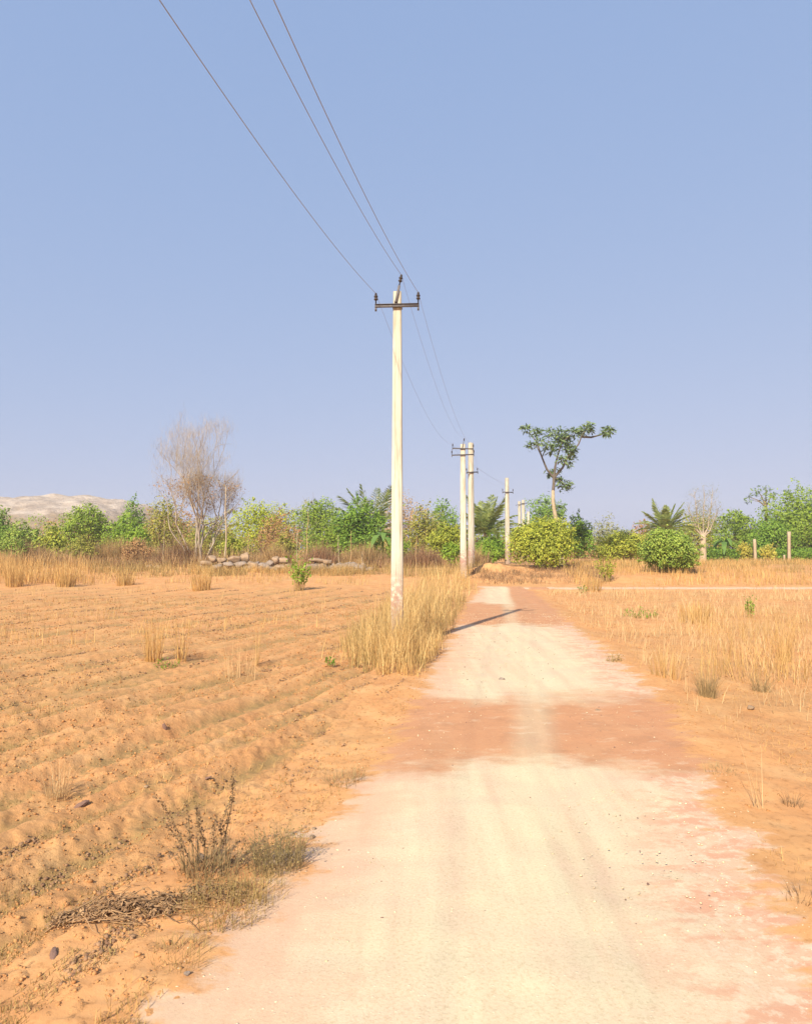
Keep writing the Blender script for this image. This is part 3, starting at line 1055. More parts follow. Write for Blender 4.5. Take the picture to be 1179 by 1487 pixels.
tree('olive bush right of the nearest pole in the grass', 588, 640, 728, 72, 'olive', 3800, .22, .03, seed=16, cat='bush', name='leafy_bush', ragged=.5, group=BG)
tree('dark green far tree between the nearest pole and the pair of poles', 612, 668, 722, 96, 'green', 4500, .3, .1, seed=17, group=BG)
tree('pale olive bush at the foot of the pair of poles', 622, 672, 756, 62, 'mango', 4200, .2, .02, seed=18, cat='bush', name='leafy_bush', ragged=.5, group=BG)
tree('green bush low behind the stone wall, left of the banana plant', 436, 540, 752, 72, 'midgreen', 4500, .22, .02, seed=19, cat='bush', name='leafy_bush', group=BG)
tree('dark green bush under the palm with the pair of poles before it', 690, 742, 770, 66, 'green', 3600, .22, .02, seed=20, cat='bush', name='leafy_bush', group=BG)
tree('grass green bush at the foot of the lone slim pole', 690, 728, 782, 60, 'bright', 2600, .18, .02, seed=21, cat='bush', name='leafy_bush', group=BG)

BL = 'low bushes in the scrub behind the field edge'
for i, (p0, p1, tp, Y, mat, n, lab) in enumerate([
    (-8, 40, 776, 59, 'mango2', 2200, 'low fresh green bush at the left edge, above the tall straw'),
    (98, 142, 774, 60, 'olive', 2000, 'low olive bush under the broad dull green tree'),
    (176, 224, 780, 59, 'russet', 1500, 'low rusty bush under the bright green bush'),
    (318, 352, 776, 59, 'mango', 1800, 'low yellow-green bush just right of the white dead trunk'),
    (392, 432, 770, 59, 'olive', 2000, 'low olive bush behind the boulders and the green sapling'),
    (560, 600, 770, 58, 'midgreen', 1800, 'low green bush right behind the base of the nearest pole'),
    (640, 668, 786, 52, 'bright', 1200, 'small green bush touching the front pole of the close pair')]):
    tree(lab, p0, p1, tp, Y, mat, n, .17, .0, 7, 'bush', 'leafy_bush', 80 + i, ragged=.4, group=BL)

palm('spiky palm with upright fronds, left of the nearest pole', 540, 776, 74, 6.6, 20, 1, upr=1.0)
palm('wide palm behind the pair of poles, with brown fronds hanging', 705, 775, 68, 4.6, 28, 2, upr=.92, dead=4)
banana('banana plant with broad hanging leaves left of the nearest pole', 556, 800, 748, 66, 12, 1)

# ------------------------------------------------------------------ bare tree
def bare_tree():
    rng = np.random.default_rng(21)
    Y = 60
    base = W(288, 812, Y)
    z0 = tz(base[0], Y)
    top = W(288, 598, Y)[2]
    H = top - z0
    t = thing('bare_tree', 'tall leafless tree of fine pinkish twigs with several stems', 'tree', (base[0], Y, z0))
    m, ends = MB(), []
    for sx, hh in ((-.17, .9), (.02, 1.0), (.16, .9), (-.08, .98), (.09, .96), (-.26, .75), (.26, .76), (-.03, .95), (-.13, .8), (.2, .62), (-.2, .6)):
        d = np.array((sx, rng.normal(0, .15), 1.0))
        d /= np.linalg.norm(d)
        bare_branches(m, np.array((sx * 2.2, rng.normal(0, .15), -.1)), d, H * .36 * hh, .10 * hh, 0, rng, 5, ends, .34, .42, lambda zz: np.interp(zz / H, [0, .35, .65, .85, 1.0], [1.2, 2.6, 3.2, 2.3, .9]))
    link('trunk', m.build('trunk', M['greybark'], True), t)
    ends = np.array(ends)
    # hair-fine twig ends
    k = rng.integers(0, len(ends), 15000)
    n = len(k)
    v, f = blades(ends[k] + rng.normal(0, .28, (n, 3)) - np.array((0, 0, .15)), .25 + .45 * rng.random(n), np.full(n, .011), .95 * rng.random(n), rng.random(n) * 2 * PI, 2, .4, rng)
    link('twigs', mesh_np('twigs', v, f, M['greybark']), t)
    lowk = ends[ends[:, 2] < H * .55]
    k = rng.integers(0, len(lowk), 1500)
    p = lowk[k] + rng.normal(0, .3, (len(k), 3))
    L = .11 + .1 * rng.random(len(k))
    v, f = leaf_quads(p, rng.normal(0, 1, p.shape), L, L * .5, rng)
    link('dry_leaves', mesh_np('dry_leaves', v, f, M['russet']), t)
bare_tree()

def stalk(label, px, base_y, top_y, Y, mat, r, lean, group, name='dead_tree', cat='tree', twigs=4, seed=0):
    rng = np.random.default_rng(900 + seed)
    b, tp = W(px, base_y, Y), W(px, top_y, Y)
    z0 = tz(b[0], Y)
    H = tp[2] - z0
    m = MB()
    pts = np.array([(lean * H * s + rng.normal(0, .01) * H, rng.normal(0, .01) * H, H * s - .05) for s in np.linspace(0, 1, 7)])
    m.tube(pts, np.linspace(r, r * .4, 7), 6)
    for k in range(twigs):
        i = 3 + k % 4
        d = np.array((rng.normal(0, 1), rng.normal(0, 1), 1.2))
        d /= np.linalg.norm(d)
        m.tube([pts[i], pts[i] + d * H * .07, pts[i] + d * H * .14 + np.array((0, 0, .05))], [r * .4, r * .3, r * .15], 4)
    o = link(name, m.build(name, M[mat], True), None, Vector((float(b[0]), Y, z0)))
    tag(o, label, cat, group)
DG = 'dead pale stalks standing before the scrub'
stalk('white slender dead trunk just right of the bare tree', 327, 808, 706, 58, 'palebark', .09, .0, None, seed=1)
for i, (px, b, tp, Y, r, ln, lab) in enumerate([
    (236, 822, 752, 57, .03, .02, 'thin pale dead stalk left of the bare tree stems'),
    (360, 832, 772, 52, .035, .0, 'thin pale dead stalk rising between the wall boulders'),
    (431, 832, 770, 52, .035, .01, 'pale dead stalk right behind the bright green sapling'),
    (445, 812, 742, 56, .04, .02, 'tall pale dead stalk leaning over the purple-brown thicket'),
    (492, 822, 776, 54, .03, -.02, 'short pale dead stalk in the middle of the slab end of the wall'),
    (508, 824, 770, 55, .03, .03, 'pale dead stalk left of the banana plant'),
    (526, 838, 800, 47, .03, .0, 'low dead stalk at the right end of the slab wall'),
    (604, 834, 776, 46, .025, .01, 'thin dead stalk in the grass right of the nearest pole')]):
    stalk(lab, px, b, tp, Y, 'palestraw' if i % 2 else 'palebark', r, ln, DG, 'dead_stalk', 'stalk', 2, 10 + i)

# ------------------------------------------------------------------ trees right of the poles
BR = 'trees and bushes behind the right field'
tree('distant round green tree behind the slender tree trunk', 762, 822, 716, 135, 'green', 6000, .42, .1, seed=31, group=BR)
tree('green bush behind the round yellow-green bush, right of the slender trunk', 812, 860, 744, 64, 'green', 4500, .22, .03, seed=32, cat='bush', name='leafy_bush', group=BR)
tree('big round yellow-green bush at the end of the dirt road', 736, 836, 752, 50.5, 'mango', 20000, .155, .0, 22, seed=33, cat='bush', name='leafy_bush', group=BR, ragged=.38, depth=1, aspect=.55)
tree('wispy grey-brown shrub far off in the gap right of the slender tree', 856, 908, 744, 105, 'haze_green', 2400, .28, .05, seed=34, cat='bush', name='dry_bush', ragged=.8, group=BR)
tree('wide yellow-green bush left of the fresh green bush', 864, 945, 768, 68, 'mango', 13000, .18, .0, 18, seed=35, cat='bush', name='leafy_bush', group=BR, ragged=.38)
tree('fresh green round bush standing nearest on the right field', 932, 1014, 770, 46, 'mango2', 19000, .145, .0, 20, seed=36, cat='bush', name='leafy_bush', group=BR, ragged=.38, depth=1, aspect=.55)
tree('russet brown bush at the left foot of the right palm', 908, 952, 752, 92, 'russet', 2200, .24, .05, seed=37, cat='bush', name='dry_bush', ragged=.6, group=BR)
tree('hazy olive thicket between the right palm and the pale-trunked tree', 985, 1050, 742, 96, 'olive', 3600, .28, .05, seed=38, ragged=.7, group=BR)
tree('rounded soft green tree right of the pale-trunked tree', 1034, 1100, 739, 92, 'midgreen', 6000, .28, .05, seed=39, group=BR)
tree('largest green tree, filling the right edge', 1098, 1240, 707, 88, 'midgreen', 15000, .3, .1, 14, seed=40, group=BR)
tree('dark green low tree below the largest tree, behind the fence posts', 1088, 1150, 752, 84, 'green', 4800, .26, .05, seed=41, group=BR)
tree('yellow flowering bush left of the first fence post', 1070, 1094, 786, 80, 'yellow', 1200, .2, .02, seed=42, cat='bush', name='flowering_bush', group=BR)
tree('yellow flowering bush right of the first fence post', 1100, 1128, 790, 79, 'yellow', 1200, .2, .02, seed=43, cat='bush', name='flowering_bush', group=BR)
palm('palm with fanned fronds above the two round bushes on the right', 966, 772, 80, 4.4, 30, 3, upr=.9, dead=1)
banana('small banana plant at the foot of the soft green tree', 1052, 816, 764, 82, 8, 2)

def wispy_tree():
    rng = np.random.default_rng(5)
    Y = 80
    b = W(1021, 818, Y)
    z0 = tz(b[0], Y)
    t = thing('bare_tree', 'tree with thick pale forked trunk and thin wispy upright tops', 'tree', (b[0], Y, z0))
    m = MB()
    px = lambda x, y: W(x, y, Y) - np.array((b[0], Y, z0))
    m.tube([px(1020, 822), px(1021, 806), px(1021, 790), px(1021, 778)], [.42, .38, .34, .3], 8)
    link('trunk', m.build('trunk', M['palebark'], True), t)
    m, tips = MB(), []
    for (x1, y1, x2, y2) in ((1014, 765, 1008, 714), (1021, 762, 1023, 716), (1028, 766, 1035, 714), (1012, 770, 998, 735), (1030, 772, 1042, 742)):
        m.tube([px(1021, 780), px(x1, y1), px((x1 + x2) / 2, (y1 + y2) / 2), px(x2, y2)], [.15, .08, .05, .02], 5)
        for k in range(26):
            s = rng.random()
            p = px(x1 + (x2 - x1) * s, y1 + (y2 - y1) * s)
            e = p + rng.normal(0, .35, 3) + np.array((0, 0, .5))
            m.tube([p, (p + e) / 2 + rng.normal(0, .06, 3), e], [.025, .018, .01], 3)
            tips.append(e)
    link('branches', m.build('branches', M['greybark'], True), t)
    tips = np.array(tips)
    p = tips[rng.integers(0, len(tips), 2400)] + rng.normal(0, .3, (2400, 3))
    L = .08 + .08 * rng.random(2400)
    v, f = leaf_quads(p, rng.normal(0, 1, p.shape), L, L * .45, rng)
    link('crown', mesh_np('crown', v, f, M['haze_green']), t)
wispy_tree()

def spray_part(c, R, n, L, rng, mat):
    """A spray of long drooping leaves round one twig end."""
    d = rand_dirs(n, rng, .25)
    d[:, 1] *= .8
    pos = c + d * R * (.35 + .65 * rng.random(n))[:, None] * np.array((1, 1, .85))
    ax = d + np.array((0, 0, -.45)) + rng.normal(0, .2, (n, 3))
    nrm = np.array((0, -.3, .8)) + rng.normal(0, .5, (n, 3))
    ll = L * (.7 + .6 * rng.random(n))
    return mesh_np('leaf_spray', *leaf_quads(pos, nrm, ll, ll * .33, rng, ax), M[mat])

def slender_tree():
    rng = np.random.default_rng(9)
    Y = 57
    b = W(813, 800, Y)
    z0 = tz(b[0], Y)
    t = thing('slender_tree', 'tall slender pale-trunked tree with dark flat-topped leaf sprays', 'tree', (b[0], Y, z0))
    org = np.array((b[0], Y, z0))
    P = lambda x, y, dy=0: W(x, y, Y + dy) - org
    m = MB()
    m.tube([np.array((.15, 0, -.1)), P(812, 775), P(806, 748), P(803, 728), P(803, 712)], [.21, .19, .17, .15, .13], 8)
    link('trunk', m.build('trunk', M['palebark'], True), t)
    l = MB()
    l.tube([P(803, 713), P(804, 702), P(804, 694)], [.13, .125, .12], 7)
    for pts in ([(804, 694), (794, 681), (787, 664), (779, 641), (768, 628)], [(804, 694), (806.5, 676), (809, 664), (816, 642), (818, 630)],
                [(804, 694), (817, 679), (824, 664), (840, 645), (845, 632), (853, 621)], [(787, 664), (780, 650), (772, 647)],
                [(787, 664), (795, 645), (798, 632)], [(824, 664), (829, 655), (833, 650)], [(804, 694), (811, 696), (817, 702), (821, 706)],
                [(804, 694), (800, 690), (796, 686)], [(844, 634), (858, 635), (870, 632), (881, 627)], [(816, 642), (826, 634), (836, 627)],
                [(809, 664), (816, 668), (826, 669)]):
        dy = rng.normal(0, .5)
        q = [P(x, y, dy * i / len(pts)) for i, (x, y) in enumerate(pts)]
        r0 = .11 if len(pts) > 3 else .05
        l.tube(q, np.linspace(r0, r0 * .3, len(q)), 5)
    link('branches', l.build('branches', M['darkbark'], True), t)
    for (x, y, R, n) in ((767, 625, 9, 30), (780, 629, 9, 34), (760, 622, 5, 12), (772, 647, 9, 28), (784, 642, 7, 18), (798, 630, 10, 36), (801, 655, 10, 34), (792, 648, 8, 20),
                         (815, 630, 11, 46), (821, 640, 12, 60), (812, 642, 11, 50), (824, 652, 10, 44), (835, 630, 10, 44), (846, 626, 9, 36), (855, 620, 8, 30), (858, 626, 5, 14),
                         (816, 667, 8, 24), (828, 670, 9, 28), (833, 655, 8, 26), (814, 698, 8, 24), (821, 707, 10, 34), (826, 703, 6, 14), (799, 688, 7, 20), (808, 684, 6, 14),
                         (881, 627, 9, 36), (888, 625, 6, 18), (876, 631, 6, 16), (813, 738, 5, 10)):
        sc = Y / F
        c = P(x, y, rng.normal(0, .7))
        link('leaf_spray', spray_part(c, R * sc * 1.3, int(n * 2.3), .42, rng, 'dark'), t)
slender_tree()

def spray_tree():
    rng = np.random.default_rng(19)
    Y = 90
    b = W(1112, 800, Y)
    z0 = tz(b[0], Y)
    org = np.array((b[0], Y, z0))
    t = thing('slender_tree', 'slender tree whose dark leaf sprays top the left of the largest tree', 'tree', (b[0], Y, z0))
    P = lambda x, y: W(x, y, Y) - org
    m = MB()
    m.tube([np.array((0, 0, -.1)), P(1112, 770), P(1113, 740), P(1110, 728)], [.25, .2, .14, .1], 7)
    for (x, y) in ((1088, 722), (1100, 712), (1112, 708), (1124, 718), (1095, 727)):
        m.tube([P(1112, 736), P((1112 + x) / 2, (730 + y) / 2), P(x, y)], [.09, .06, .03], 5)
    link('trunk', m.build('trunk', M['bark'], True), t)
    for (x, y, R, n) in ((1088, 724, 7, 22), (1096, 716, 8, 26), (1106, 711, 9, 30), (1116, 713, 8, 26), (1124, 720, 7, 22), (1110, 722, 8, 22), (1085, 729, 4, 10)):
        link('leaf_spray', spray_part(P(x, y), R * Y / F * 1.2, n, .5, rng, 'dark'), t)
spray_tree()

# fence posts of stone by the right trees
def post(label, px, base_y, top_y, Y, wpx, tilt):
    b, tp = W(px, base_y, Y), W(px, top_y, Y)
    z0 = tz(b[0], Y)
    H = tp[2] - z0
    w = wpx * Y / F
    rng = np.random.default_rng(int(px))
    v = []
    for k, z in enumerate(np.linspace(-.05, H, 6)):
        s = w * (.5 - .05 * k / 5) * (1 + .1 * rng.normal())
        v += [(-s + tilt * z, -s, z), (s + tilt * z, -s * .9, z), (s * .95 + tilt * z, s, z), (-s + tilt * z, s, z)]
    q = [(k * 4 + j, k * 4 + (j + 1) % 4, k * 4 + 4 + (j + 1) % 4, k * 4 + 4 + j) for k in range(5) for j in range(4)] + [(20, 21, 22, 23)]
    m = MB()
    m.add(v, q)
    o = link('fence_post', m.build('fence_post', M['palebark']), None, Vector((float(b[0]), Y, z0)))
    tag(o, label, 'post', 'rough fence posts before the right trees')
post('rough pale fence post between two yellow bushes', 1097, 817, 783, 78, 3.4, -.02)
post('rough pale fence post below the largest tree at the right edge', 1146, 819, 772, 76, 3.6, .02)
post('short grey fence post close left of the post below the largest tree', 1139, 819, 806, 77, 2.6, .0)

# ------------------------------------------------------------------ masses: far wood, low crops, dry scrub
def stuff(name, v, f, mat, label=None):
    o = link(name, mesh_np(name, v, f, mat))
    tag(o, label, None, None, 'stuff')
    return o

def far_wood():
    rng = np.random.default_rng(41)
    n = 26000
    cx = rng.uniform(-170, 190, 150)
    cy = rng.uniform(150, 215, 150)
    w = 3 + 4 * rng.random(150)
    h = 3.2 + 3.4 * rng.random(150) + np.where(np.abs(cx / cy) < .35, 0, 1)
    k = rng.integers(0, 150, n)
    d = rand_dirs(n, rng, .3)
    z0 = terrain(cx, cy)
    pos = np.stack([cx[k] + d[:, 0] * w[k], cy[k] + d[:, 1] * w[k] * .7, z0[k] + h[k] * .5 + d[:, 2] * h[k] * .5], -1)
    L = .6 + .6 * rng.random(n)
    v, f = leaf_quads(pos, d + rng.normal(0, .7, d.shape), L, L * .6, rng)
    stuff('far_woods', v, f, M['haze_green'])
far_wood()

def thicket_row():
    rng = np.random.default_rng(43)
    n = 60000
    nc = 190
    cx = rng.uniform(-75, 90, nc)
    cy = rng.uniform(98, 116, nc)
    gap = (cx / cy > .20) & (cx / cy < .36)
    h = (2.6 + 2.6 * rng.random(nc)) * np.where(gap, .6, 1) * np.where(cx < -28, 1.25, 1)
    w = 1.8 + 1.8 * rng.random(nc)
    k = rng.integers(0, nc, n)
    d = rand_dirs(n, rng, .3)
    rr = .8 + .35 * rng.random(n)
    z0 = terrain(cx, cy)
    pos = np.stack([cx[k] + d[:, 0] * w[k] * rr, cy[k] + d[:, 1] * w[k] * .7, z0[k] + h[k] * .5 + d[:, 2] * h[k] * .5 * rr], -1)
    L = .25 + .25 * rng.random(n)
    v, f = leaf_quads(pos, d * .8 + np.array((-.22, -.5, .55)) + rng.normal(0, .55, d.shape), L, L * .55, rng)
    part = hash2(k, k * 0, 3)
    q = np.arange(len(v)).reshape(-1, 4)
    for nm, lo, hi, mat in (('olive_woods', 0, .45, 'olive'), ('green_woods', .45, .8, 'midgreen'), ('russet_woods', .8, 1.1, 'russet')):
        sel = (part >= lo) & (part < hi)
        vv = v[q[sel].ravel()]
        stuff('far_' + nm, vv, np.arange(len(vv)).reshape(-1, 4), M[mat])
thicket_row()

def low_crop():
    rng = np.random.default_rng(42)
    n = 14000
    px = rng.uniform(1020, 1300, n)
    Y = rng.uniform(80, 90, n)
    x = (px - 589.5) / F * Y
    z0 = terrain(x, Y)
    hh = 1.5 + .5 * fbm(x * .5, Y * .5, 2, 3)
    pos = np.stack([x, Y, z0 + hh * rng.random(n) ** .7], -1)
    L = .22 + .2 * rng.random(n)
    v, f = leaf_quads(pos, rng.normal(0, 1, (n, 3)) + np.array((0, -.3, .7)), L, L * .45, rng)
    stuff('low_undergrowth', v, f, M['green'])
low_crop()

def scrub_mass(name, px_rng, Yr, hr, n, mat, clump, seed, wid=.03, lean=.6, dens=None):
    rng = np.random.default_rng(seed)
    nc = clump
    cpx = rng.uniform(*px_rng, nc)
    cY = rng.uniform(*Yr, nc)
    cx = (cpx - 589.5) / F * cY
    ch = rng.uniform(.35, 1.15, nc)
    k = rng.integers(0, nc, n)
    a = rng.random(n) * 2 * PI
    r = .75 * np.sqrt(rng.random(n))
    x, y = cx[k] + r * np.cos(a), cY[k] + r * np.sin(a)
    z = terrain(x, y)
    h = rng.uniform(*hr, n) * ch[k]
    v, f = blades(np.stack([x, y, z - .02], -1), h, wid * (.6 + .8 * rng.random(n)), lean * rng.random(n), a + rng.normal(0, .9, n), 3, .5, rng)
    stuff(name, v, f, M[mat])
scrub_mass('dry_scrub_undergrowth', (-60, 700), (55, 64), (.3, 1.6), 12000, 'purplebrown', 150, 51, .04, .8)
scrub_mass('tan_scrub_undergrowth', (-60, 700), (54, 68), (.3, 2.0), 17000, 'scrub', 240, 52, .038, .7)
scrub_mass('edge_weeds_undergrowth', (140, 700), (46, 53), (.3, 1.0), 7000, 'weed', 260, 53, .03, .7)
scrub_mass('bank_weeds_undergrowth', (690, 880), (41.5, 52), (.12, .5), 6000, 'drybrown', 200, 54, .03, .7)
scrub_mass('right_field_weeds_undergrowth', (830, 1260), (46, 80), (.2, .6), 7000, 'weed', 300, 55, .03, .6)

# twiggy bushes that read one by one in the scrub
for i, (px0, px1, top, Y, lab) in enumerate([
    (-10, 70, 778, 60, 'dusky brown leafless thicket at the far left, behind the tall straw'),
    (120, 240, 776, 61, 'wide reddish brown leafless thicket left of the bare tree'),
    (236, 290, 772, 60, 'brown leafless thicket at the foot of the bare tree'),
    (380, 420, 782, 57, 'dark brown leafless thicket behind the wall boulders'),
    (444, 486, 782, 56, 'purple-brown leafless thicket behind the slab end of the wall'),
    (500, 560, 784, 57, 'pale brown leafless thicket left of the nearest pole'),
    (584, 640, 788, 55, 'brown leafless thicket right of the nearest pole')]):
    rng = np.random.default_rng(60 + i)
    a, b = W(px0, top, Y), W(px1, top, Y)
    x = (a[0] + b[0]) / 2
    w = b[0] - a[0]
    z0 = tz(x, Y)
    H = a[2] - z0
    t = thing('dry_thicket', lab, 'bush', (x, Y, z0), 'leafless thickets behind the stone wall')
    n = int(420 * w)
    bx = rng.uniform(-.5, .5, n) * w
    by = rng.normal(0, .5, n)
    hh = H * (.45 + .6 * rng.random(n)) * (1 - .5 * (2 * bx / w) ** 2)
    v, f = blades(np.stack([bx, by, terrain(bx + x, by + Y) - z0], -1), hh, .03 * (.5 + rng.random(n)), .8 * rng.random(n), rng.random(n) * 2 * PI, 3, .4, rng)
    link('twigs', mesh_np('twigs', v, f, M['purplebrown' if i % 2 == 0 else 'scrub']), t)

# ------------------------------------------------------------------ stone wall
def stone_mesh(seed, flat=1.0, mat='rock'):
    rng = np.random.default_rng(seed)
    v, f = ICO2
    v = v.copy()
    for k in range(13):
        n = rng.normal(0, 1, 3)
        n /= np.linalg.norm(n)
        dcut = .52 + .25 * rng.random()
        dp = v @ n
        v = v - np.where(dp > dcut, dp - dcut, 0)[:, None] * n * .85
    v += .05 * rng.normal(0, 1, v.shape) * .5
    return mesh_np('stone', v, f, M[mat], False)
STONES = [stone_mesh(s, mat='rock') for s in range(5)] + [stone_mesh(s + 9, mat='greyrock') for s in range(4)]

def stone_wall():
    Y = 50.5
    c = W(395, 830, Y)
    z0 = tz(c[0], Y)
    t = thing('stone_wall', 'tumbled dry stone wall of pale boulders and slabs along the field edge', 'wall', (c[0], Y, z0))
    rng = np.random.default_rng(77)
    spec = [(308, 811, 9, 5, 0), (321, 814, 7, 4, 1), (340, 812, 10, 6, 0), (356, 810, 8, 7, 2), (300, 818, 8, 4, 3), (330, 820, 9, 4, 5), (349, 821, 9, 5, 6),
            (367, 821, 8, 5, 1), (384, 823, 9, 5, 5), (400, 813, 7, 6, 0), (411, 814, 11, 5, 3), (406, 824, 10, 4, 2), (421, 829, 9, 4, 1), (392, 818, 6, 5, 7),
            (461, 814, 11, 3.5, 3), (476, 816, 8, 4, 4), (455, 825, 7, 6, 6), (466, 827, 7, 8, 2), (481, 827, 8, 6, 7), (494, 824, 11, 5, 6), (509, 823, 10, 6, 5), (521, 826, 8, 5, 8),
            (474, 833, 9, 3, 0), (489, 834, 10, 3, 1), (443, 829, 6, 5, 5), (314, 824, 10, 4, 6), (360, 829, 9, 4, 8), (378, 831, 8, 4, 2), (396, 832, 9, 4, 5), (536, 828, 7, 4, 7), (432, 832, 8, 4, 6)]
    for (px, py, rx, rz, k) in spec:
        yy = Y + rng.normal(0, .12) + (.35 if py < 818 else 0)
        p = W(px, py, yy)
        zz = max(p[2], tz(p[0], yy) + .1)
        o = link('stone', STONES[k], t, Vector((float(p[0] - c[0]), yy - Y, float(zz - z0))))
        s = Y / F
        o.scale = (rx * s * 1.25, (rx + rz) * .6 * s, rz * s * 1.3)
        o.rotation_euler = (rng.normal(0, .1), rng.normal(0, .12), rng.normal(0, .4))
    # hidden core stones that carry the upper ones
    for px in range(296, 532, 11):
        if 424 < px < 440: continue
        p = W(px, 830, Y + .3)
        o = link('stone', STONES[(px // 11) % 9], t, Vector((float(p[0] - c[0]), .35 + rng.normal(0, .1), tz(p[0], Y + .3) - z0 + .22)))
        o.scale = (.42, .4, .40 + .1 * rng.random())
        o.rotation_euler = (rng.normal(0, .2), rng.normal(0, .2), rng.random() * 3)
stone_wall()

def loose_stone(label, px, py, r, k, group='loose stones on the ground', flat=.7, cat='stone'):
    p = G(px, py)
    o = link('loose_stone', STONES[k], None, Vector((float(p[0]), float(p[1]), float(p[2] + r * flat * .45))))
    o.scale = (r, r * .85, r * flat)
    o.rotation_euler = (.1, -.1, px * .37)
    tag(o, label, cat, group)
loose_stone('left of two field boulders below the brown thicket', 218, 827, .42, 1)
loose_stone('right of two field boulders below the brown thicket', 229.5, 827, .40, 0)
loose_stone('whitish stone at the tip of the dark-stemmed dry weed', 212, 1145, .028, 3)
loose_stone('pale stone on the left road edge, above its twin', 456, 1206, .028, 0)
loose_stone('pale stone on the left road edge, below its twin', 453, 1219, .032, 3)
loose_stone('pinkish stone lying at the base of the dark-stemmed dry weed', 291, 1252, .05, 2)
loose_stone('dark small stone beside the left road edge near the bottom', 272, 1418, .02, 8)
loose_stone('reddish stone alone on the pale gravel left side', 414, 1350, .022, 5)
loose_stone('pale stone on the red earth band, middle of the road', 867, 1036, .06, 0)
loose_stone('pale stone on the red earth band, left part', 633, 1082, .05, 3)
loose_stone('dark small stone on the pale gravel before the red band', 728, 990, .08, 7)
loose_stone('pale lump on the right field below the grey shrub', 1090, 1031, .07, 0)

# earth mound by the poles
def mound():
    Y = 47.5
    c = W(722, 830, Y)
    z0 = tz(c[0], Y)
    n, mr = 44, 18
    a = np.linspace(0, 2 * PI, n, endpoint=False)
    r = np.linspace(0, 1, mr)
    R, A = np.meshgrid(r, a, indexing='ij')
    X, Yv = R * np.cos(A) * 2.6 * (1 + .2 * np.sin(2 * A + 1)), R * np.sin(A) * 1.8
    Z = .62 * np.cos(np.clip(R, 0, 1) * PI / 2) ** 1.1 * (.95 + .5 * fbm(X * 1.3 + 9, Yv * 1.3, 3, 81)) - .06
    Zg = terrain((X + c[0]).ravel(), (Yv + Y).ravel()).reshape(X.shape) - z0
    v = np.stack([X, Yv, Z + Zg + .12 * fbm(X * 3.5, Yv * 3.5, 3, 5) * (1 - R)], -1).reshape(-1, 3)
    i, j = np.meshgrid(np.arange(mr - 1), np.arange(n), indexing='ij')
    k = (j + 1) % n
    q = np.stack([i * n + j, (i + 1) * n + j, (i + 1) * n + k, i * n + k], -1).reshape(-1, 4)
    o = link('earth_mound', mesh_np('earth_mound', v, q, M['soil'], True), None, Vector((float(c[0]), Y, z0)))
    tag(o, 'heap of red earth between the pair of poles and the round bush', 'mound')
mound()
scrub_mass('mound_weeds_undergrowth', (688, 760), (45.6, 50), (.1, .45), 1500, 'scrub', 60, 56, .025, .8)

# ------------------------------------------------------------------ grass
def strip_points(n, y0, y1, fl, fr, rng, power=1.0):
    y = y0 + (y1 - y0) * rng.random(n) ** power
    l, r = fl(y), fr(y)
    x = l + (r - l) * rng.random(n)
    return x, y

def clumpy(x, y, rng, scale=1.1, th=.42, seed=5):
    return vnoise(x * scale, y * scale, seed) + .25 * rng.random(len(x)) > th

def grass_stuff(name, x, y, h, w, mat, lean=.35, seed=1, segs=3):
    rng = np.random.default_rng(seed)
    z = terrain(x, y) - .01
    n = len(x)
    v, f = blades(np.stack([x, y, z], -1), h * (.55 + .6 * rng.random(n)), w * (.7 + .6 * rng.random(n)), lean * rng.random(n), rng.random(n) * 2 * PI, segs, .6, rng)
    return stuff(name, v, f, M[mat])

# tall golden grass along the left road edge round the nearest pole
rng = np.random.default_rng(31)
lf = lambda y: np.interp(y, [12, 13.5, 16, 20, 30, 45], [-.5, -1.15, -1.5, -1.2, -.6, 1.2])
rf = lambda y: np.interp(y, RY, RL) - np.interp(y, [12, 14, 20, 45], [.3, .22, .2, .15])
x, y = strip_points(26000, 12.0, 46, lf, rf, rng, 1.25)
x = x + rng.normal(0, .12, len(x))
edge = np.minimum(x - lf(y), rf(y) - x)
cl = vnoise(x * 1.7, y * 1.3, 5) * .6 + vnoise(x * 5, y * 4, 6) * .4
k = rng.random(len(x)) < np.clip((cl - .40) * 2.6, 0, 1) * np.interp(edge, [-.35, .05, .8], [.0, .25, .8]) * np.interp(y, [17, 24, 34], [1, .6, .42])
x, y, edge, cl = x[k], y[k], edge[k], cl[k]
h = (.22 + .62 * sstep(-.2, .8, edge)) * (.45 + .95 * cl) + .34 * sstep(13, 20, y) * cl + .35 * (rng.random(len(x)) > .9)
h = h + .30 * cl * sstep(12.2, 13.2, y) * (1 - sstep(15.5, 18, y))
grass_stuff('golden_roadside_grass', x, y, h * rng.uniform(.6, 1.25, len(h)), .007 + .00045 * y, 'gold', .78, 2)
x, y = strip_points(2600, 12.4, 30, lf, rf, rng)
grass_stuff('green_grey_grass', x, y, np.full(len(x), .55), .012, 'weed', .5, 3)

# straw along the far side of the left field
x, y = strip_points(17000, 41, 53, lambda y: -y * .72, lambda y: -y * .05, rng)
k = (rng.random(len(x)) < np.interp(x / y, [-.7, -.50, -.44, -.3, -.1], [.8, .7, .22, .2, .2])) & clumpy(x, y, rng, .45, .45, 9)
grass_stuff('straw_field_edge_grass', x[k], y[k], np.interp(x[k] / y[k], [-.7, -.5, -.42, -.1], [1.5, 1.3, .6, .5]) * (.55 + .8 * vnoise(x[k] * 1.3, y[k] * 1.3, 44)), .03, 'straw', .5, 4)
x, y = strip_points(2600, 47.6, 49.8, lambda y: -y * .31, lambda y: -y * .05, rng)
k = clumpy(x, y, rng, .9, .5, 49)
grass_stuff('wall_foot_grass', x[k], y[k], .3 + .5 * vnoise(x[k], y[k], 8), .028, 'straw', .7, 14)
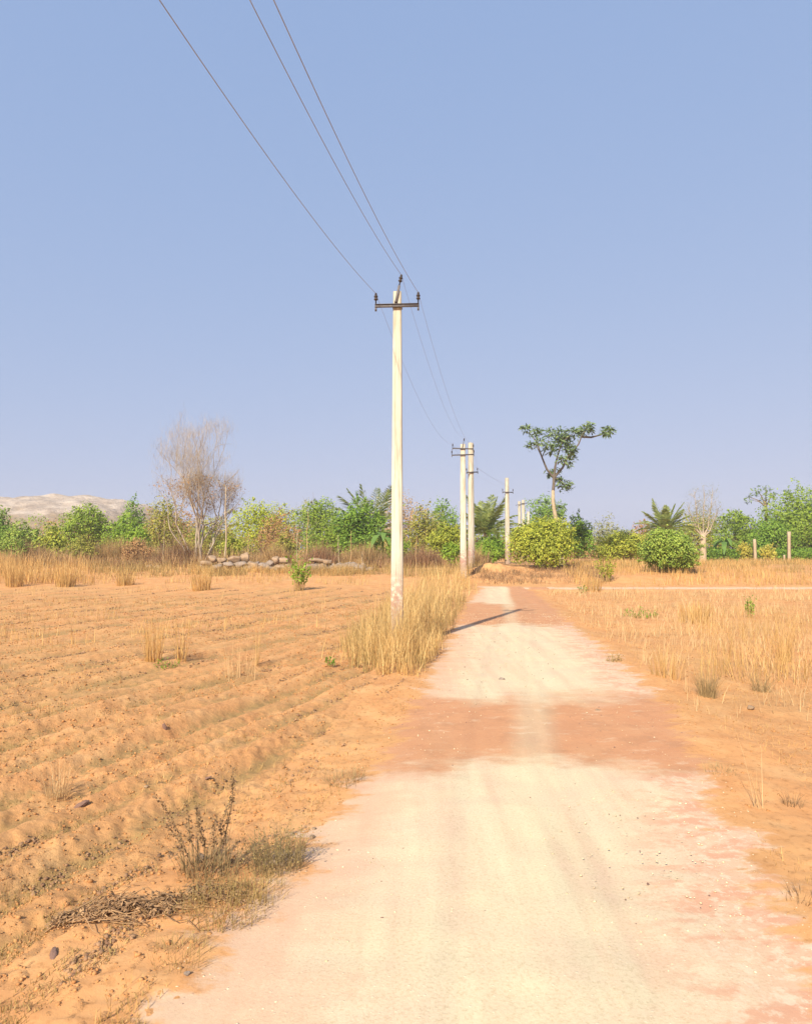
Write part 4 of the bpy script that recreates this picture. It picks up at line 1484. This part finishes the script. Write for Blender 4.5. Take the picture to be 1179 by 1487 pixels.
# ragged straw standing before the foot of the nearest pole
x, y = rng.normal(-.15, .55, 900), 14.3 + rng.normal(0, .55, 900)
k = road_edge(x, y) < -.18
x, y = x[k], y[k]
grass_stuff('pole_foot_grass', x, y, .35 + .75 * vnoise(x * 3, y * 3, 15) * (1 - .3 * np.abs(x)), .013, 'gold', .6, 15)
# thin straw over the ploughed field
x, y = strip_points(5200, 16, 42, lambda y: -y * .72, lambda y: -.12 * y + .2, rng)
k = clumpy(x, y, rng, .5, .74, 19)
grass_stuff('thin_field_grass', x[k], y[k], np.full(k.sum(), .35), .016, 'straw', .5, 5)
# right field straw
rr = lambda y: np.interp(y, RY, RR)
x, y = strip_points(19000, 9, 37.2, lambda y: rr(y) + .5, lambda y: rr(y) + .5 + y * .75, rng, .75)
k = clumpy(x, y, rng, .8, .55, 29)
grass_stuff('straw_right_field_grass', x[k], y[k], .12 + .5 * vnoise(x[k] * .7, y[k] * .7, 6), .003 + .0005 * y[k], 'palestraw', .8, 6)
x, y = strip_points(15000, 40, 76, lambda y: .12 * y + 5, lambda y: y * .72, rng)
k = clumpy(x, y, rng, .4, .5, 39)
grass_stuff('straw_far_right_grass', x[k], y[k], .3 + .5 * vnoise(x[k] * .5, y[k] * .5, 7), .03, 'straw', .55, 7)

x, y = strip_points(2600, 12, 26, lambda y: y * .42, lambda y: y * .66, rng)
k = clumpy(x, y, rng, 1.1, .62, 59)
grass_stuff('tall_straw_right_grass', x[k], y[k], .3 + .55 * vnoise(x[k] * 2, y[k] * 2, 9), .011, 'straw', .7, 16)
# short dry weeds and litter along the furrows of the left field
def litter():
    rng = np.random.default_rng(66)
    n = 60000
    y = 2.6 + 24 * rng.random(n) ** 1.6
    x = -y * .72 + (np.interp(y, RY, RL) - .15 + y * .72) * rng.random(n)
    ph = (furrow_p(x, y) / .54) % 1.0
    low = np.abs(ph - .75) < .22
    k = low & (vnoise(x * 1.1, y * 1.1, 12) + .2 * vnoise(x * 5, y * 5, 2) > .66)
    x, y = x[k], y[k]
    n = len(x)
    z = terrain(x, y)
    v, f = blades(np.stack([x, y, z - .005], -1), .015 + .035 * rng.random(n), .004 + .0005 * y, .99 * rng.random(n), rng.random(n) * 2 * PI, 2, .5, rng)
    stuff('furrow_weeds_undergrowth', v, f, M['weed'])
    n = 30000
    y = 2.6 + 26 * rng.random(n) ** 1.6
    x = -y * .72 + y * 1.5 * rng.random(n)
    e = road_edge(x, y)
    k = (e < -.2) & (vnoise(x * .9, y * .9, 14) > .60)
    x, y = x[k], y[k]
    n = len(x)
    v, f = blades(np.stack([x, y, terrain(x, y) - .003], -1), .03 + .06 * rng.random(n), .003 + .0004 * y, .97 * rng.random(n), rng.random(n) * 2 * PI, 2, .5, rng)
    stuff('dry_stubble_grass', v, f, M['straw'])
litter()

def clods():
    rng = np.random.default_rng(67)
    n = 60000
    y = 2.5 + 30 * rng.random(n) ** 1.7
    x = -y * .72 + y * 1.45 * rng.random(n)
    e = road_edge(x, y)
    left = x < np.interp(y, RY, RL)
    k = (e < -.12) & (rng.random(n) < np.where(left, .75, .22)) & (vnoise(x * 1.3, y * 1.3, 33) > .36)
    x, y = x[k], y[k]
    n = len(x)
    s = .003 + .010 * rng.random(n) ** 4 + .0006 * y
    v, f = lumps(np.stack([x, y, terrain(x, y) + s * .3], -1), s, .75, rng)
    stuff('earth_clods_debris', v, f, M['clod'])
    # darker dry lumps and root clumps left in rows by the plough
    n = 70000
    y = 2.8 + 36 * rng.random(n) ** 1.5
    x = -y * .72 + (np.interp(y, RY, RL) - .4 + y * .72) * rng.random(n)
    p = furrow_p(x, y)
    k = (np.abs((p / np.where(y > 13, 1.62, .54)) % 1.0 - .72 + rng.normal(0, .05, n)) < .10) & (vnoise(x * .8, y * .8, 91) + .5 * vnoise(x * 3, y * 3, 92) > .82)
    x, y = x[k], y[k]
    n = len(x)
    s = .004 + .010 * rng.random(n) ** 2 + .0011 * y * rng.random(n)
    v, f = lumps(np.stack([x, y, terrain(x, y) + s * .35], -1), s, .8, rng)
    stuff('dry_clump_debris', v, f, M['purplebrown'])
    # pale pebbles on and beside the track
    n = 5200
    y = 2.4 + 22 * rng.random(n) ** 1.9
    l, r = np.interp(y, RY, RL), np.interp(y, RY, RR)
    u = rng.random(n)
    u = np.where(rng.random(n) < .55, .5 + .62 * np.sign(u - .5) * np.abs(2 * u - 1) ** .4 * .95, u)
    x = l + (r - l) * u
    k = ~((y > 6.8) & (y < 10.8) & (rng.random(n) < .75))
    x, y = x[k], y[k]
    n = len(x)
    e = road_edge(x, y)
    s = .0025 + .006 * rng.random(n) ** 3 + .0003 * y
    z = terrain(x, y) + .03 * sstep(-.1, .3, e) + .016 * sstep(0, .4, e) + s * .2
    v, f = lumps(np.stack([x, y, z], -1), s, .6, rng)
    stuff('roadside_gravel', v, f, M['pebble'])
    n = 170
    y = 2.6 + 16 * rng.random(n) ** 1.5
    l, r = np.interp(y, RY, RL), np.interp(y, RY, RR)
    x = l + (r - l) * (-.15 + 1.3 * rng.random(n))
    e = road_edge(x, y)
    s = .003 + .005 * rng.random(n) + .0003 * y
    z = terrain(x, y) + .03 * sstep(-.1, .3, e) + .016 * sstep(0, .4, e) + s * .3
    v, f = lumps(np.stack([x, y, z], -1), s, .6, rng)
    stuff('dark_grit_debris', v, f, M['dung'])
clods()

# ------------------------------------------------------------------ single plants one can point at
def spot(px, py):
    p = G(px, py)
    return float(p[0]), float(p[1])

TG = 'clumps of tall dry straw in the fields'
shrub('grass_tuft', 'left tall straw tuft with green base in the ploughed field', 'grass tuft', spot(222, 962), 'straw', 120, .95, .16, .010, 1, .30, TG)
shrub('grass_tuft', 'right sprawling straw tuft next to a taller one in the ploughed field', 'grass tuft', spot(262, 958), 'straw', 45, 1.0, .12, .010, 2, .45, TG)
shrub('grass_tuft', 'thin see-through straw tuft left of the golden roadside grass', 'grass tuft', spot(345, 985), 'palestraw', 60, .75, .35, .007, 3, .4, TG)
shrub('grass_tuft', 'wide V-shaped straw tuft at the right edge of the field', 'grass tuft', spot(1140, 962), 'straw', 90, 1.0, .12, .010, 4, .6, TG)
shrub('grass_tuft', 'golden straw tuft close beside the right road edge', 'grass tuft', spot(968, 985), 'straw', 110, .6, .28, .009, 5, .45, TG)
shrub('grass_tuft', 'pale whitish tuft near the left edge beside a dark lump', 'grass tuft', spot(82, 1158), 'palestraw', 90, .34, .10, .005, 6, .7, TG)
shrub('grass_tuft', 'few long bare straw stalks on the right verge', 'grass tuft', spot(1104, 1176), 'palestraw', 9, .62, .05, .006, 7, .35, TG)
shrub('grass_tuft', 'lone tall straw stalks right of the two field tufts', 'grass tuft', spot(372, 968), 'straw', 14, 1.15, .07, .009, 8, .3, TG)
for i, (px, py, hh, lab) in enumerate([(20, 852, 1.6, 'tall straw clump at the left edge of the far field side'), (95, 852, 1.5, 'tall straw clump right of the left edge clump'),
                                       (182, 850, 1.0, 'low straw clump below the reddish thicket'), (292, 858, 1.5, 'straw clump in front of the bare tree'),
                                       (860, 858, .9, 'straw clump by the side path start'), (1010, 905, .7, 'faint straw clump left of the small green weed')]):
    shrub('grass_tuft', lab, 'grass tuft', spot(px, py), 'straw', 150, hh, .5, .028, 20 + i, .35, TG)

WG = 'low weeds scattered on the fields'
shrub('weed', 'upright leafy green sapling before the stone wall', 'sapling', spot(434, 858), 'weed', 40, 1.9, .28, .025, 30, .35, None, leafmat='bright', leaf=.16, nleaf=420)
shrub('weed', 'yellowish green weed on the bank right of the round bush', 'weed', spot(880, 846), 'weed', 40, 1.6, .35, .025, 31, .4, WG, leafmat='mango', leaf=.13, nleaf=420)
shrub('weed', 'slim green weed among straw on the right field', 'weed', spot(1088, 897), 'weed', 30, .75, .12, .014, 32, .25, WG, leafmat='mango2', leaf=.07, nleaf=260)
shrub('weed', 'grey leafless weed ball on the right field, the denser one', 'weed', spot(1026, 1012), 'greyweed', 260, .50, .13, .006, 33, .65, WG)
shrub('weed', 'sparse grey weed with spread stems right of the dense grey one', 'weed', spot(1105, 1004), 'greyweed', 110, .5, .14, .006, 34, .95, WG)
shrub('weed', 'low dark green creeping weed near the side path', 'weed', spot(932, 897), 'weed', 120, .32, .55, .014, 35, .8, WG, leafmat='green', leaf=.06, nleaf=260)
shrub('weed', 'small dark weed on the ragged right road edge', 'weed', spot(892, 962), 'weed', 60, .2, .14, .008, 36, .8, WG, leafmat='greyweed', leaf=.04, nleaf=60)
shrub('weed', 'dead brown weed at the right edge above the gravel', 'weed', spot(1152, 1172), 'drybrown', 40, .20, .09, .006, 37, .9, WG)
shrub('weed', 'dry low weed at the left road edge beyond the near bushes', 'weed', spot(502, 1136), 'greyweed', 170, .15, .2, .004, 38, .95, WG)
shrub('weed', 'small green weed at the tall straw tuft foot', 'weed', spot(243, 970), 'weed', 60, .16, .22, .008, 39, .8, WG, leafmat='green', leaf=.04, nleaf=120)
shrub('weed', 'tiny green weed in the field left of the golden grass', 'weed', spot(479, 968), 'weed', 30, .22, .08, .008, 40, .6, WG, leafmat='green', leaf=.05, nleaf=60)
shrub('weed', 'pale green weed patch near the left edge in a furrow', 'weed', spot(55, 1030), 'weed', 130, .14, .35, .006, 41, .9, WG)
shrub('weed', 'dark weed on the right road shoulder near the red earth band', 'weed', spot(1045, 1122), 'greyweed', 60, .12, .16, .005, 42, .95, WG)
shrub('weed', 'drooping dry weed at the right edge low on the verge', 'weed', spot(1160, 1308), 'drybrown', 30, .14, .10, .005, 43, 1.0, WG)
shrub('weed', 'small weed half hidden by a stalk at the side path start', 'weed', spot(846, 862), 'weed', 40, .5, .2, .02, 44, .5, WG, leafmat='green', leaf=.08, nleaf=60)

# foreground dry weed with dark seed stems
def seed_weed():
    rng = np.random.default_rng(88)
    x, y = spot(292, 1272)
    z = tz(x, y)
    t = thing('dry_weed', 'dry weed with dark brown seed-covered stems beside the road', 'weed', (x, y, z))
    stems = [((222, 1152), (262, 1215)), ((286, 1172), (297, 1225)), ((338, 1116), (328, 1210)), ((270, 1165), (276, 1220)), ((312, 1190), (310, 1230)), ((240, 1195), (268, 1235)), ((330, 1170), (322, 1225))]
    for k, (tip, md) in enumerate(stems):
        yy = y + rng.normal(0, .06)
        P = lambda q: W(q[0], q[1], yy) - np.array((x, y, z))
        b = np.array((rng.normal(0, .05), rng.normal(0, .05), -.01))
        pts = [b, P(md) * .5 + b * .5 + rng.normal(0, .01, 3), P(md), (P(md) + P(tip)) / 2 + rng.normal(0, .012, 3), P(tip)]
        pts[0][2] = tz(x + b[0], y + b[1]) - z - .01
        m = MB()
        m.tube(pts, [.0045, .004, .0035, .003, .0015], 5)
        st = link('stem', m.build('stem', M['drybrown'], True), t)
        n = 170 if k < 3 else 90
        s = .45 + .55 * rng.random(n)
        i = np.clip((s * 4).astype(int), 0, 3)
        P4 = np.array(pts)
        p = P4[i] + (P4[i + 1] - P4[i]) * (s * 4 - i)[:, None] + rng.normal(0, .011, (n, 3))
        L = .012 + .014 * rng.random(n)
        v, f = leaf_quads(p, rng.normal(0, 1, (n, 3)), L, L * .6, rng)
        link('seed_heads', mesh_np('seed_heads', v, f, M['drybrown']), st)
    n = 260
    a = rng.random(n) * 2 * PI
    r = .2 * np.sqrt(rng.random(n))
    bx, by = r * np.cos(a) + .05, r * np.sin(a)
    v, f = blades(np.stack([bx, by, terrain(bx + x, by + y) - z], -1), .10 + .22 * rng.random(n), .0035 + .002 * rng.random(n), .9 * rng.random(n), a + rng.normal(0, .8, n), 3, .5, rng)
    link('stems', mesh_np('stems', v, f, M['greyweed']), t)
seed_weed()

shrub('weed', 'bushy grey-green weed at the road edge casting a shadow on gravel', 'weed', spot(402, 1262), 'greyweed', 420, .30, .19, .004, 50, .85, None, leafmat='weed', leaf=.016, nleaf=700)
shrub('weed', 'matted grey-green weed below the seed-covered stems', 'weed', spot(325, 1325), 'weed', 420, .15, .26, .004, 51, 1.0, None, leafmat='weed', leaf=.014, nleaf=400)
shrub('weed', 'yellowish matted weed by the road below the bushy grey-green weed', 'weed', spot(372, 1300), 'weed', 300, .14, .2, .004, 52, .95, None)
shrub('weed', 'small grey weed on the left verge near the bottom', 'weed', spot(262, 1395), 'weed', 170, .10, .16, .0035, 53, .95, None)

def lying_brush(label, x0, y0, px1, py1, n, seed, mat, wid):
    """Cut dead branches lying on the soil."""
    rng = np.random.default_rng(seed)
    a, b = np.array(spot(x0, y0)), np.array(spot(px1, py1))
    c = (a + b) / 2
    z = tz(*c)
    t = thing('dead_brush', label, 'brush', (c[0], c[1], z))
    d = b - a
    L = np.linalg.norm(d)
    d /= L
    s = np.array((-d[1], d[0]))
    m = MB()
    for k in range(n):
        u = rng.uniform(-.5, .35)
        p = c + d * L * u + s * rng.normal(0, wid)
        ln = L * rng.uniform(.25, .6)
        ang = rng.normal(0, .35)
        e = d * math.cos(ang) + s * math.sin(ang)
        pts = []
        lift = abs(rng.normal(0, .025))
        for q in np.linspace(0, 1, 6):
            pp = p + e * ln * q + s * .06 * math.sin(q * 3 + k) * rng.normal(0, .6)
            pts.append((pp[0] - c[0], pp[1] - c[1], tz(*pp) - z + .008 + lift * math.sin(PI * q) + .02 * rng.random()))
        m.tube(pts, np.linspace(.0065, .002, 6) * rng.uniform(.5, 1.1), 4)
    link('branches', m.build('branches', M[mat], True), t)
    n2 = n * 22
    u = rng.uniform(-.5, .5, n2)
    p = c + d * L * u[:, None] + s * (rng.normal(0, wid * .9, n2))[:, None]
    zz = terrain(p[:, 0], p[:, 1]) - z + .005 + .05 * rng.random(n2)
    LL = .012 + .03 * rng.random(n2)
    v, f = leaf_quads(np.stack([p[:, 0] - c[0], p[:, 1] - c[1], zz], -1), rng.normal(0, .6, (n2, 3)) + np.array((0, 0, 1)), LL, LL * .35, rng)
    link('dry_leaves', mesh_np('dry_leaves', v, f, M['drybrown']), t)
lying_brush('heap of dead brown branches lying on the red soil', 70, 1352, 250, 1322, 60, 91, 'drybrown', .075)
lying_brush('thin dead twigs reaching from the brush heap to the weeds', 228, 1308, 345, 1304, 14, 92, 'drybrown', .05)

def lump(label, px, py, rx, rz, rot, name='dung_lump', cat='lump'):
    p = G(px, py)
    o = link(name, mesh_np(name, ICO2[0] * (1 + .12 * np.random.default_rng(px).normal(0, 1, (len(ICO2[0]), 1))), ICO2[1], M['dung'], True), None, Vector((float(p[0]), float(p[1]), float(p[2] + rz * .5))))
    o.scale = (rx, rx * .45, rz)
    o.rotation_euler = (0, -.35, rot)
    tag(o, label, cat)
lump('dark purplish lump beside the pale whitish tuft', 118, 1172, .062, .022, .6)
lump('short dark stick stub below the heap of dead branches', 78, 1389, .042, .011, 2.0, 'stick_stub', 'stick')
lump('dark upright stub in the ploughed field above the seed weed', 239, 1062, .022, .045, .3, 'stick_stub', 'stick')
lump('dark flat lump above the seed weed stem tips', 300, 1132, .05, .009, .0)

# ------------------------------------------------------------------ dusty air
def haze():
    m = bpy.data.materials.new('dusty_air')
    m.use_nodes = True
    nt = m.node_tree
    nt.nodes.clear()
    out = nt.nodes.new('ShaderNodeOutputMaterial')
    vol = nt.nodes.new('ShaderNodeVolumePrincipled')
    vol.inputs['Color'].default_value = (.92, .93, .97, 1)
    vol.inputs['Density'].default_value = .0005
    vol.inputs['Anisotropy'].default_value = 0
    nt.links.new(vol.outputs[0], out.inputs['Volume'])
    b = MB()
    b.box((0, 150, 24.5), (1900, 1100, 53))
    o = link('haze', b.build('haze', m))
    tag(o, kind='stuff')
haze()
